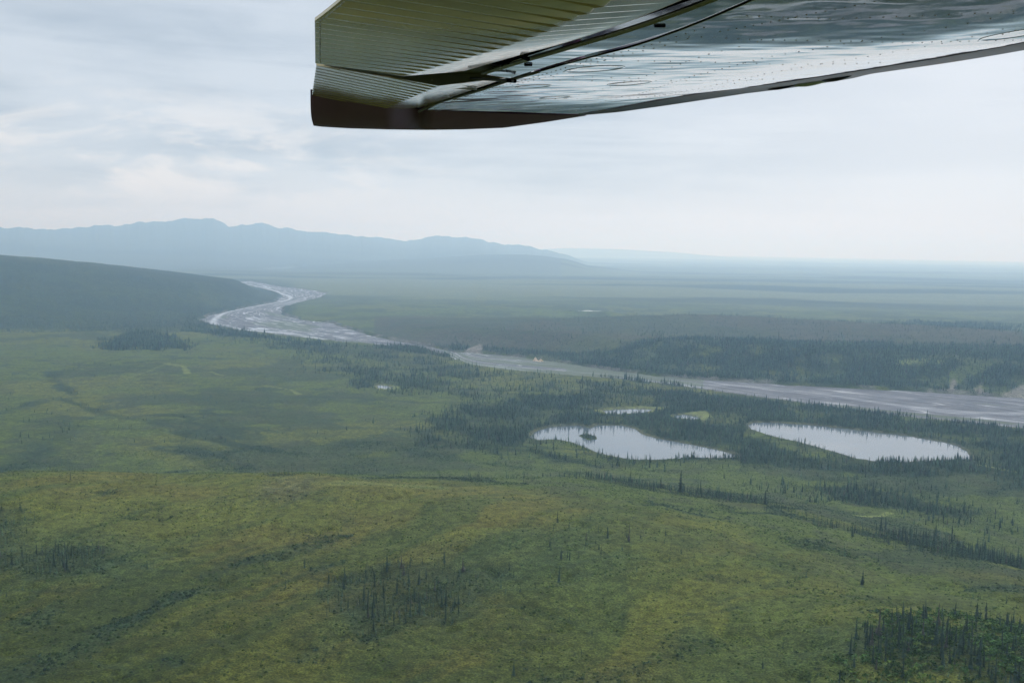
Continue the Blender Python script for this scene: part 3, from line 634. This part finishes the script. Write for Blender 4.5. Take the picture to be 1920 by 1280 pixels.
REG = [
 (lambda x, y: x > 1610 and y > 1120, 'slender dark spruce in the dense stand with bright green undergrowth', 'spruces in the dense stand with bright undergrowth'),
 (lambda x, y: x > 1450 and y > 960, 'dark spruce in the forest at the foot of the open hill', 'spruces at the foot of the open hill'),
 (lambda x, y: 560 < x < 925 and y > 1040, 'small thin spruce in the grey-green thicket on the near slope', 'spruces in the thicket on the near slope'),
 (lambda x, y: x < 160, 'small spruce in the shrubby patch on the left of the hill', 'spruces in the shrubby patch'),
 (lambda x, y: 900 < x < 1300 and y < 1110, 'thin lone spruce scattered on the smooth green slope below the lakes', 'lone spruces on the slope below the lakes'),
 (lambda x, y: x > 1300, 'lone spruce on the yellow-green slope between the two spruce stands', 'lone spruces between the stands'),
 (lambda x, y: 950 < x <= 1300, 'lone spruce low on the near slope beside the thicket', 'lone spruces beside the thicket'),
 (lambda x, y: True, 'lone spruce on the open hillside along the dark shrub gully', 'lone spruces along the gully')]
used = [False] * 8
SPEC = {(1031, 1026): 'tallest lone spruce on the smooth slope, bushy only at its foot', (132, 900): 'lone spindly spruce standing on the hill crest', (134, 1040): 'tallest spindly spruce rising over the small thicket at the left edge',
        (975, 1109): 'stout lone bushy spruce just beside the end of the thicket', (1430, 1253): 'lone thin tall spruce near the bottom edge before the dense stand', (276, 1067): 'lone thin spruce above the shrub gully bend', (571, 1064): 'tallest lone thin spruce above the thicket'}
for q in order:
    k = int(rng.integers(0, 8)); k = 0 if (k == 7 and rng.random() < .5) else k
    tx, ty, tz, th = map(float, (TX[q], TY[q], TZ[q], TH[q])); bx, by, _ = proj(tx, ty, tz)
    r0, c0, t0 = protos[k]
    if used[k]: r0, c0, t0 = r0.copy(), c0.copy(), t0.copy()
    used[k] = True
    c0.parent = r0; t0.parent = r0
    for o in (r0, c0, t0): COL.objects.link(o)
    wsc = th * random.uniform(.7, 1.25) * (.8 if TR[q] == 2 else 1)
    r0.location = (tx, ty, tz - .05); r0.rotation_euler = (random.gauss(0, .02), random.gauss(0, .02), random.uniform(0, 6.28)); r0.scale = (wsc, wsc, th)
    for fn, lab, grp in REG:
        if fn(bx, by): break
    for (sx_, sy_), l_ in SPEC.items():
        if TR[q] == 2 and abs(bx - sx_) < 2 and abs(by - sy_) < 2.5: lab, grp = l_, 'named lone spruces'
    r0['label'] = lab; r0['category'] = 'tree'; r0['group'] = grp

# willow and birch scrub: bright clumps under the near stand, dark clumps in the drainages, low hummocks
bushes = [bush(200 + k, 26) for k in range(5)]; domes = [dome(300 + k) for k in range(5)]
x, y = cand(400, 1000, .30); c, sb, dens, hh, hi, ld, rv = colour_fields(x, y)
st = psdf(FOR[8][0], x, y, 200); st2 = psdf(FOR[9][0], x, y, 100)
pr = .14 * sst(-st + (fbm(x, y, 30, 2, 96) - .5) * 40, -26, 26) * (.35 + 1.2 * sst(fbm(x, y, 22, 3, 97), .42, .6)) + .05 * sb + .03 * sst(-st2, -20, 10)
k = rng.random(x.size) < pr / .30; x, y, st_ = x[k], y[k], st[k]; n = x.size
s = np.where(st_ < 15, 1.45, 1.0) * rng.uniform(.7, 1.7, n); g = fbm(x, y, 18, 3, 99)[:, None]
tn = np.where((st_ < 15)[:, None], np.array([[.048, .090, .024]]) * (.5 + 1.3 * g) * rng.uniform(.5, 1.45, (n, 1)), np.array([[.034, .058, .03]]) * rng.uniform(.6, 1.4, (n, 1)))
br = (rng.random(n) < .05) & (st_ < 10); tn[br] = np.array([.11, .16, .035]); s[br] *= 1.3
scatter('scrub', bushes, rng.integers(0, 5, n), x, y, height(x, y), s, s * rng.uniform(.8, 1.5, n), tn, kind='stuff', label='bright green willow and birch scrub under the spruces', cat='undergrowth')
x, y = cand(400, 1500, .16); c, sb, dens, hh, hi, ld, rv = colour_fields(x, y)
pr = (.035 + .13 * sb + .05 * sst(dens, .001, .02)) * (.35 + 1.4 * sst(fbm(x, y, 26, 3, 98), .4, .62)) * np.where(hi > .5, .8, 1.25)
k = (rng.random(x.size) < pr / .16) & (ld > 4) & (rv > 6); x, y, c, sb = x[k], y[k], c[k], sb[k]; n = x.size
s = rng.uniform(.35, 1.25, n) * (1 + .4 * sb)
tn = c * rng.uniform(.5, 1.12, (n, 1)) * np.array([[.85, 1.0, .9]])
scatter('hummocks', domes, rng.integers(0, 5, n), x, y, height(x, y) - .1, s, s * rng.uniform(.6, 1.1, n), tn, kind='stuff', label='low dwarf birch hummocks over the tundra', cat='undergrowth')
print('HUMMOCKS', n)

# sandy outcrop by the far bank of the river
om = plain('sandy_rock', (.50, .38, .26), .95, 0, .1)
for (px, py, wd_, hp, lab) in [(1004, 673, 6, 7.5, 'pale tan pointed sand outcrop on the far river bank'), (1014, 674, 6, 5.0, 'lower grey-tan rounded outcrop beside the pointed one')]:
    x, y = P(px, py, 0); dd = math.hypot(x, y); ws = wd_ * dd / F; hs = hp * dd / F; rr = random.Random(px)
    V = [(0, 0, hs)]; Fs = []; n = 11
    for ring, (rq, hq) in enumerate([(.25, .72), (.6, .36), (1.0, -.1)]):
        for q in range(n):
            a = 6.283 * q / n; g = rq * rr.uniform(.75, 1.25) * ws; V.append((math.cos(a) * g, math.sin(a) * g, hs * (hq + (rr.uniform(-.08, .1) if ring < 2 else 0))))
    for q in range(n):
        q2 = (q + 1) % n; Fs.append((0, 1 + q, 1 + q2))
        for ring in range(2): a_, b_ = 1 + ring * n, 1 + (ring + 1) * n; Fs.append((a_ + q, b_ + q, b_ + q2, a_ + q2))
    me = bpy.data.meshes.new('rock_outcrop'); me.from_pydata(V, [], Fs); me.materials.append(om)
    o = obj('rock_outcrop', me, label=lab, cat='outcrop'); o.location = (x, y, max(-4.8, float(height(np.array([x]), np.array([y]))[0])))

# ------------------------------------------------------------------ aircraft wing
ES = np.array([-.49, .87, 0]); ES /= np.linalg.norm(ES); EC = np.array([ES[1], -ES[0], 0])
def zmain(s, c):                # main skin: steady slope up towards the nose, falling away at the tip
    s = np.asarray(s, float); c = np.asarray(c, float)
    z = .50 + .028 * (s - 2.8) + .101 * (c - 1.5) + .030 * np.maximum(c - 2.0, 0) ** 2 + .10 * np.minimum(s - 1.95, 0) ** 2
    return z - TIP * .11 * np.maximum(s - 3.25, 0) ** 2
TIP = 1.0
def zctrl(s, c, hinge, cb, pitch, stag, fs=.002):
    """a ribbed control surface: sloping nose behind the hinge, then a flat trailing part; ribs run along the chord"""
    s = np.asarray(s, float); c = np.asarray(c, float)
    hinge = hinge(s); cb = hinge - cb; z0 = zmain(s, hinge) + .11 * np.maximum(s - 3.25, 0) ** 2; fr = (s / pitch) % 1.0; b_ = cb + stag * (fr - .5)
    nose = z0 + .18 * (c - hinge); flat = z0 + .18 * (cb - hinge) + .18 * (b_ - cb) * np.exp(-np.maximum(b_ - c, 0) / .06) + fs * (c - b_)
    rib = np.where(fr < .88, fr / .88, (1 - fr) / .12) * .0005
    return np.where(c > b_, nose, flat) - rib * np.clip((hinge - .02 - c) / .05, 0, 1)
def hline(p, q): (a, b), (c, d) = SC(*p), SC(*q); k = (d - b) / (c - a); return b - k * a, k
def zflap(s, c): return zctrl(s, c, lambda s: HF[0] + HF[1] * s, .17, .048, .020, -.015)
def zail(s, c): return zctrl(s, c, lambda s: HA[0] + HA[1] * s, .20, .06, .012, -.10)
zs = zmain
def W(s, c, dz=0.0, zf=None):
    z = (zf or zmain)(s, c) + dz
    return ES[0] * s + EC[0] * c, ES[1] * s + EC[1] * c, HC + z
def SC(px, py, zf=None):        # where the sight line meets the underside, in span / chord metres
    d = ray(px, py); z = .57
    for _ in range(60):
        t = z / d[2]; x, y = d[0] * t, d[1] * t; s = x * ES[0] + y * ES[1]; c = x * EC[0] + y * EC[1]; z = .5 * z + .5 * float((zf or zmain)(s, c))
    return np.array([s, c])
HF = hline((870, 134), (1290, -4)); HA = hline((800, 206), (955, 145))
def line(pts): return np.array([SC(*p) for p in pts])
def ext(p, q, k): p, q = SC(*p), SC(*q); return q + (q - p) * k
def lerp_poly(L, n):
    L = np.array(L); seg = np.concatenate([[0], np.cumsum(np.hypot(*np.diff(L, axis=0).T))]); t = np.linspace(0, seg[-1], n)
    return np.stack([np.interp(t, seg, L[:, 0]), np.interp(t, seg, L[:, 1])], 1)
def dents(s, c):                # oil-canned skin between the rivet rows
    return (fbm(s + 5, c + 5, .34, 2, 101) - .5) * .0050 + (fbm(s * 2.2 + 5, c * .8 + 5, .13, 2, 103) - .5) * .0018
def corr(s): 
    u = (s / .042) % 1.0; return np.where(u < .86, u * .0016 - .0007, (1 - u) / .14 * .0014 - .0007) * -1
def patch(name, A_, B_, nu, nv, mat, parent, disp=None, thick=.012, smooth=True, zf=None):
    A_, B_ = lerp_poly(A_, nu), lerp_poly(B_, nu); v = np.linspace(0, 1, nv)[None, :, None]
    G = A_[:, None] * (1 - v) + B_[:, None] * v; s, c = G[..., 0], G[..., 1]
    dz = disp(s, c) if disp else 0 * s
    X_, Y_, Z_ = W(s, c, dz, zf); V = np.stack([X_, Y_, Z_], -1).reshape(-1, 3)
    i = np.arange(nu - 1)[:, None] * nv; j = np.arange(nv - 1)[None]
    Q = np.stack([i + j, i + j + 1, i + nv + j + 1, i + nv + j], -1).reshape(-1, 4)
    n = len(V); V2 = V.copy(); V2[:, 2] += thick
    rim = list(range(nv)) + [nv * k + nv - 1 for k in range(1, nu)] + [nv * (nu - 1) + k for k in range(nv - 2, -1, -1)] + [nv * k for k in range(nu - 2, 0, -1)]
    rim = np.array(rim); r2 = np.roll(rim, -1)
    V = np.concatenate([V, V2]); Fq = np.concatenate([Q, (Q + n)[:, ::-1], np.stack([rim, rim + n, r2 + n, r2], -1)])
    # outward normals: underside faces down
    a, b_, c_ = V[Q[0][0]], V[Q[0][1]], V[Q[0][2]]
    if np.cross(b_ - a, c_ - a)[2] > 0: Fq = Fq[:, ::-1]
    me = mesh_np(name, V, Fq, mat, False)
    sm = np.zeros(len(Fq), bool); sm[:len(Q)] = smooth; me.polygons.foreach_set('use_smooth', sm)
    return obj(name, me, parent)
def metal(name, colr, rough, m_=.9):
    mt, T, b = material(name); tc = T.add('ShaderNodeTexCoord')
    n = T.noise(tc.outputs['Object'], 3.5, 6, .65); mp = T.vmath('MULTIPLY', tc.outputs['Object'], (1, 1, 8)); n2 = T.noise(mp, 26, 4, .6)
    T.link(T.mix(T.rng(n, .3, .7), tuple(k * .80 for k in colr), colr), b.inputs['Base Color'])
    T.link(T.math('ADD', T.rng(n2, .3, .8, rough * .7, rough * 1.5), 0.0), b.inputs['Roughness']); b.inputs['Metallic'].default_value = m_
    return mt
skin_m = metal('polished_skin', (.42, .455, .445), .06, .93)
ctrl_m = metal('dull_control_skin', (.66, .555, .32), .10, .52)
dark_m = plain('dark_gap', (.010, .011, .014), 1, 0, 0)
maroon_m = plain('maroon_paint', (.17, .085, .15), .5, 0, .1)
le_m = plain('leading_edge_paint', (.035, .034, .062), .35, 0, .15)
wing = obj('airplane_wing', None, label='underside of a high wing with riveted metal skin and maroon tip', cat='airplane wing')
# hinge line, gap and edges
H1o, H1m, H1i = (800, 206), (965, 147), (1290, 51)
hing_i = ext(H1m, H1i, 1.6); gap_i = ext((1080, 70), (1290, 0), 1.2); LE_T = [SC(1085, 213.5), SC(1160, 202), SC(1240, 187), SC(1400, 164), SC(1600, 134), SC(1750, 110), SC(1920, 79)]; LE_T.append(LE_T[-1] + (LE_T[-1] - LE_T[-2]) * .9)
LE_B = [SC(1085, 216.5), SC(1160, 210), SC(1240, 199), SC(1400, 175), SC(1600, 147), SC(1750, 123), SC(1920, 94)]; LE_B.append(LE_B[-1] + (LE_B[-1] - LE_B[-2]) * .9)
skin = patch('wing_skin', [SC(*H1o), SC(*H1m), SC(*H1i), hing_i], LE_T, 520, 260, skin_m, wing, dents, .004)
flapbay = patch('trailing_skin', [SC(905, 139), SC(1085, 82), SC(1300, 10), gap_i + np.array([0, .03])], [SC(955, 146), SC(1130, 94), H1i_ if False else SC(1288, 48), hing_i - np.array([0, .008])], 220, 50, skin_m, wing, dents, .004)
SF = lambda *p: SC(*p, zf=zflap); SA = lambda *p: SC(*p, zf=zail)
te_i = SF(640, 0) + (SF(640, 0) - SF(590, 40)) * 1.9
flap = patch('flap', [SF(591, 119), SF(590, 40), SF(640, 0), te_i], [SC(870, 133.5), SC(985, 100), SC(1290, -4), gap_i + np.array([0, -.03])], 900, 160, ctrl_m, wing, None, .006, zf=zflap)
ail = patch('aileron', [SA(585, 178), SA(593, 123)], [SC(792, 206), SC(955, 145)], 500, 160, ctrl_m, wing, None, .006, zf=zail)
# recess seen through the slots
def slab(name, pts, dz0, dz1, mat, parent):
    n = len(pts); V = [W(s, c, dz0) for s, c in pts] + [W(s, c, dz1) for s, c in pts]
    Fs = [tuple(range(n)), tuple(range(2 * n - 1, n - 1, -1))] + [(q, q + n, (q + 1) % n + n, (q + 1) % n) for q in range(n)]
    me = bpy.data.meshes.new(name); me.from_pydata(V, [], Fs); me.materials.append(mat); me.update(); return obj(name, me, parent)
slab('flap_slot', [SC(855, 128), SC(1275, -12), gap_i + np.array([0, -.06]), gap_i + np.array([0, .06]), SC(1315, 16), SC(915, 146)], .022, .03, dark_m, wing)
slab('end_rib', [SC(640, 117), SC(870, 129), SC(1000, 140), SC(975, 166), SC(860, 166), SC(640, 140)], .014, .018, plain('rib_metal', (.07, .075, .055), .6, .3), wing)
def wall(name, pts, zf, mat, lift=.07):   # closing rib standing on the edge of a control surface
    V = []
    for s, c in pts:
        a = np.array(W(s, c, .002, zf)); b_ = np.array(W(s, c, lift)); V += [a, b_, b_ + ES * .004, a + ES * .004]
    n = len(pts); Fs = [(4 * i + k, 4 * i + (k + 1) % 4, 4 * i + 4 + (k + 1) % 4, 4 * i + 4 + k) for i in range(n - 1) for k in range(4)] + [(0, 1, 2, 3), (4 * n - 1, 4 * n - 2, 4 * n - 3, 4 * n - 4)]
    me = bpy.data.meshes.new(name); me.from_pydata([tuple(v) for v in V], [], Fs); me.materials.append(mat); me.update(); return obj(name, me, wing)
rib2 = plain('rib_paint', (.16, .16, .11), .7, .2, .1)
wall('end_rib', lerp_poly([SA(600, 123.5), SC(958, 144.5)], 60), zail, rib2)
wall('end_rib', lerp_poly([SF(600, 118.5), SC(872, 133)], 60), zflap, rib2)
slab('aileron_slot', [SC(775, 203), SC(945, 140), SC(985, 145), SC(820, 212)], .016, .024, dark_m, wing)
# wing upper side and ribs' closing surface
V = []; nu = 40; nv = 24
a_ = lerp_poly([SC(615, 178), SC(620, 123), SC(650, 40), SC(710, 0), te_i + np.array([0, .18])], nu); b__ = lerp_poly(LE_T, nu)
for q in range(nu):
    for k in range(nv):
        t = k / (nv - 1); s, c = a_[q] * (1 - t) + b__[q] * t; V.append(W(s, c, .085 + .10 * math.sin(math.pi * t ** .8) ** .75))
Q = [(i * nv + j, (i + 1) * nv + j, (i + 1) * nv + j + 1, i * nv + j + 1) for i in range(nu - 1) for j in range(nv - 1)]
top = mesh_np('upper_skin', np.array(V), np.array(Q), skin_m, True); obj('upper_skin', top, wing)
# leading edge: rolls forward and up
patch('leading_edge_strip', LE_T, LE_B, 200, 24, le_m, wing, lambda s, c: -.0012 + 0 * s, .003)
L = lerp_poly(LE_B, 90); V = []
for q, (s, c) in enumerate(L):
    t = q / 89; rad = .012 + .045 * min(1, t * 1.6)
    for k in range(15):
        a = -math.pi / 2 + math.pi * k / 14 * 1.0
        # ellipse nose starting tangent to the skin
        V.append(W(s, c + .0005, 0)); x, y, z = V[-1]; dc = rad * math.cos(a) * 1.35; up = rad * (1 + math.sin(a)) + dc * .10
        V[-1] = (x + EC[0] * dc, y + EC[1] * dc, z + up - .0005)
nv = 15; Q = [(i * nv + j, i * nv + j + 1, (i + 1) * nv + j + 1, (i + 1) * nv + j) for i in range(89) for j in range(nv - 1)]
obj('leading_edge', mesh_np('leading_edge', np.array(V), np.array(Q)[:, ::-1], le_m, True), wing)
# drooped wing tip
up = [(582, 181), (600, 183), (650, 190), (720, 202), (800, 208), (880, 212), (960, 215), (1040, 217), (1100, 216)]
lo = [(588, 236), (604, 238), (655, 241), (725, 243), (800, 244), (870, 243), (945, 240), (1025, 229), (1100, 217)]
U_ = np.array([np.interp(np.linspace(0, 8, 60), range(9), [p[k] for p in up]) for k in (0, 1)]).T
D_ = np.array([np.interp(np.linspace(0, 8, 60), range(9), [p[k] for p in lo]) for k in (0, 1)]).T
V = []
for (ux, uy), (dx, dy) in zip(U_, D_):
    zf = zail if ux < 800 else zmain; s, c = SC(ux, uy, zf); p0 = np.array(W(s, c, .003, zf)); d = ray(dx, dy); s1 = s + .06 + .30 * min(1, max(0, (dy - uy)) / 50)
    t = s1 / (d[0] * ES[0] + d[1] * ES[1]); p1 = np.array([d[0] * t, d[1] * t, HC + d[2] * t])
    tt = min(1, (ux - 582) / 60); e1 = .004 + .05 * tt
    for k in range(7):
        u = k / 6; m_ = p0 * (1 - u) + p1 * u; m_[2] -= .012 * math.sin(math.pi * u) * (dy - uy) / 50; m_ += ES * .012 * math.sin(math.pi * u); V.append(m_)
    V += [p1 + ES * e1 * .2 + np.array([0, 0, .006]), p1 + ES * e1 * .6 + np.array([0, 0, .05 * (dy - uy) / 50]), p0 + (p1 - p0) * .2 + ES * e1 + np.array([0, 0, .03]), p0 + np.array([0, 0, .02 + .04 * tt])]
nv = 11; Q = [(i * nv + j, i * nv + j + 1, (i + 1) * nv + j + 1, (i + 1) * nv + j) for i in range(59) for j in range(nv - 1)]
me = mesh_np('wing_tip', np.array(V), np.array(Q), maroon_m, True)
me2 = bpy.data.meshes.new('wing_tip'); Vl = [tuple(v) for v in V]; me2.from_pydata(Vl, [], Q + [tuple(range(nv))]); me2.materials.append(maroon_m); me2.polygons.foreach_set('use_smooth', [True] * len(Q) + [False]); me2.update()
obj('wing_tip', me2, wing)
# rivets (one mesh of small domes per skin), hinge rail, covers and fittings
riv_m = metal('rivet_metal', (.38, .39, .35), .3, .8)
RV = []
def rivrow(pts, n, r=.0045):
    L = lerp_poly([SC(*p) for p in pts], n)
    for s, c in L: RV.append((s, c, r))
for pts, n in [([(806, 208), (968, 154), (1150, 101), (1290, 62), (1320, 52)], 62), ([(812, 213), (975, 158), (1150, 108), (1290, 72)], 44), ([(1268, 68), (1440, 74), (1620, 78), (1780, 79), (1915, 76)], 34),
               ([(1100, 113), (1300, 117), (1500, 121), (1650, 118)], 22), ([(960, 143), (1180, 146)], 7), ([(985, 150), (1130, 152), (1340, 151), (1450, 149)], 18), ([(1010, 202), (1140, 165), (1250, 130), (1340, 98), (1420, 77)], 26),
               ([(1080, 208), (1200, 175), (1300, 143), (1440, 108), (1560, 86), (1640, 72), (1780, 50), (1900, 26)], 50), ([(1200, 190), (1340, 160), (1440, 138), (1560, 117), (1680, 96), (1780, 80), (1880, 56)], 42),
               ([(900, 190), (1020, 186), (1180, 182)], 14), ([(1240, 173), (1320, 170), (1400, 152)], 7), ([(1120, 196), (1260, 176)], 10), ([(1400, 30), (1560, 36), (1740, 30), (1900, 22)], 22), ([(1350, 60), (1500, 30), (1640, 4)], 18),
               ([(800, 130), (870, 118), (940, 100)], 9), ([(850, 127), (1000, 78)], 12), ([(600, 44), (600, 118)], 34), ([(601, 40), (645, 4)], 18), ([(810, 150), (900, 150), (950, 146)], 6), ([(1880, 66), (1905, 58), (1940, 55)], 5), ([(1000, 71), (1090, 72)], 5)]:
    rivrow(pts, n, .0048 if pts[0][0] > 790 else .003)
V, Fs = [], []
for s, c, r in RV:
    b_ = len(V); r = r * random.uniform(.42, .66)
    for h, q in ((0.0006, 1.0), (-.0009, .7)):
        for k in range(6):
            a = 6.283 * k / 6; x, y, z = W(s, c, dents(s, c)); V.append((x + math.cos(a) * r * q, y + math.sin(a) * r * q, z + h))
    x, y, z = W(s, c, dents(s, c)); V.append((x, y, z - .0012))
    for k in range(6):
        k2 = (k + 1) % 6; Fs.append((b_ + k, b_ + 6 + k, b_ + 6 + k2, b_ + k2)); Fs.append((b_ + 6 + k, b_ + 12, b_ + 6 + k2))
me = bpy.data.meshes.new('rivets'); me.from_pydata(V, [], Fs); me.materials.append(riv_m); o = obj('rivet_rows', me, skin); o['kind'] = 'stuff'
def tube(name, pts, r, mat, parent, dz=-.006, n=8):
    C3 = [np.array(W(s, c, dz)) for s, c in pts]; V = []; Fs = []
    for i_, p in enumerate(C3):
        t = C3[min(i_ + 1, len(C3) - 1)] - C3[max(i_ - 1, 0)]; t /= np.linalg.norm(t); a = np.cross(t, [0, 0, 1]); a /= np.linalg.norm(a); b_ = np.cross(a, t)
        for k in range(n): w_ = 6.283 * k / n; V.append(tuple(p + (a * math.cos(w_) + b_ * math.sin(w_)) * r))
    m_ = len(C3)
    for i_ in range(m_ - 1):
        for k in range(n): Fs.append((i_ * n + k, i_ * n + (k + 1) % n, (i_ + 1) * n + (k + 1) % n, (i_ + 1) * n + k))
    Fs += [tuple(range(n))[::-1], tuple(range((m_ - 1) * n, m_ * n))]
    me = bpy.data.meshes.new(name); me.from_pydata(V, [], Fs); me.materials.append(mat); me.polygons.foreach_set('use_smooth', [True] * len(Fs)); me.update(); return obj(name, me, parent)
rail_m = metal('hinge_rail', (.20, .20, .15), .4, .6)
tube('hinge_rail', lerp_poly([SC(785, 209), SC(900, 169), SC(965, 147), SC(1010, 134)], 20), .0045, rail_m, wing, -.001)
tube('skin_seam', lerp_poly([SC(1010, 133), SC(1290, 50), hing_i], 20), .0014, dark_m, wing, -.0005)
tube('slot_lip', lerp_poly([SC(905, 137), SC(985, 112), SC(1090, 81), SC(1300, 12), gap_i + np.array([0, .03])], 30), .006, metal('slot_lip', (.30, .31, .22), .35, .7), wing, -.001)
tube('push_rod', lerp_poly([SC(882, 137), SC(962, 142)], 6), .004, plain('rod_black', (.03, .035, .035), .4), wing, -.014)
tube('rod_end', lerp_poly([SC(950, 141), SC(966, 143)], 4), .0055, dark_m, wing, -.014)
tube('slot_bracket', lerp_poly([SC(980, 103), SC(990, 108)], 3), .0055, dark_m, wing, -.004)
tube('control_cable', lerp_poly([SC(845, 154), SC(870, 156), SC(888, 160)], 8), .0028, rail_m, wing, -.006)
tube('control_cable', lerp_poly([SC(825, 161), SC(860, 161), SC(893, 164)], 8), .0032, rail_m, wing, -.006)
tube('control_cable', lerp_poly([SC(805, 172), SC(825, 173), SC(842, 178)], 8), .0025, rail_m, wing, -.006)
tube('drain_slot', lerp_poly([SC(984, 121.5), SC(997, 121.5)], 3), .004, dark_m, wing, 0)
tube('drain_slot', lerp_poly([SC(1228, 47.5), SC(1246, 47.5)], 3), .005, dark_m, wing, 0)
def cover(px, py, r, n=36):
    s0, c0 = SC(px, py); V = []; Fs = []
    rr_ = [(1.0, .0003), (.985, -.0007), (.93, -.0009), (.90, -.0002), (.6, -.0004), (.3, -.0003), (.02, -.0003)]
    for q, dz in rr_:
        for k in range(n):
            a = 6.283 * k / n; s, c = s0 + math.cos(a) * r * q, c0 + math.sin(a) * r * q; V.append(W(s, c, float(dents(np.array([s]), np.array([c]))[0]) + dz))
    for g in range(len(rr_) - 1):
        for k in range(n): Fs.append((g * n + k, (g + 1) * n + k, (g + 1) * n + (k + 1) % n, g * n + (k + 1) % n))
    me = bpy.data.meshes.new('inspection_cover'); me.from_pydata(V, [], Fs); me.materials.append(skin_m); me.polygons.foreach_set('use_smooth', [True] * len(Fs)); me.update(); obj('inspection_cover', me, wing)
for px, py, r in [(1115, 130, .085), (1000, 163, .06), (1180, 157, .075), (1040, 183, .06), (1905, 66, .09)]: cover(px, py, r)
# landing light lens with its dark fairings, on the leading edge
def blob(name, px0, px1, py, h, mat, parent):
    V = []; Fs = []; n = 20; m_ = 10
    for i_ in range(n):
        t = i_ / (n - 1); px = px0 + (px1 - px0) * t; yy = py + (-.157) * (px - (px0 + px1) / 2); s, c = SC(px, yy - 4); x, y, z = W(s, c, -.002); rr_ = max(.0015, h * math.sin(math.pi * min(1, t ** .8)) ** .7)
        for k in range(m_): a = 6.283 * k / m_; V.append((x + EC[0] * rr_ * math.cos(a) * 1.2, y + EC[1] * rr_ * math.cos(a) * 1.2, z + rr_ * math.sin(a)))
    for i_ in range(n - 1):
        for k in range(m_): Fs.append((i_ * m_ + k, i_ * m_ + (k + 1) % m_, (i_ + 1) * m_ + (k + 1) % m_, (i_ + 1) * m_ + k))
    me = bpy.data.meshes.new(name); me.from_pydata(V, [], Fs); me.materials.append(mat); me.polygons.foreach_set('use_smooth', [True] * len(Fs)); me.update(); return obj(name, me, parent)
lens_m, T, b = material('lens'); b.inputs['Base Color'].default_value = (.62, .68, .66, 1); b.inputs['Roughness'].default_value = .08
ll = blob('landing_light', 1488, 1560, 158, .015, lens_m, wing)
blob('light_fairing', 1540, 1596, 150, .013, le_m, ll); blob('light_fairing', 1440, 1492, 167, .009, le_m, ll)

# ------------------------------------------------------------------ haze: one closed box of even air
hm = bpy.data.materials.new('haze'); hm.use_nodes = True; T = NT(hm.node_tree)
pv = T.add('ShaderNodeVolumePrincipled'); o_ = T.add('ShaderNodeOutputMaterial'); T.link(pv.outputs[0], o_.inputs['Volume'])
pv.inputs['Color'].default_value = (.46, .715, 1.0, 1); pv.inputs['Absorption Color'].default_value = (1, 1, 1, 1); pv.inputs['Density'].default_value = 8.9e-5; pv.inputs['Anisotropy'].default_value = .45
S = 66000; z0, z1 = float(gz.min()) - 1, float(max(gz.max(), HC + 3)) + 5
V = [(x, y, z) for z in (z0, z1) for x, y in ((-S, -S), (S, -S), (S, S), (-S, S))]
me = bpy.data.meshes.new('haze'); me.from_pydata(V, [], [(0, 3, 2, 1), (4, 5, 6, 7), (0, 1, 5, 4), (1, 2, 6, 5), (2, 3, 7, 6), (3, 0, 4, 7)]); me.materials.append(hm); me.update()
obj('haze', me, kind='stuff', label='pale blue haze over the valley and far mountains')
print('Z RANGE', z0, z1, 'ground verts', len(gx))
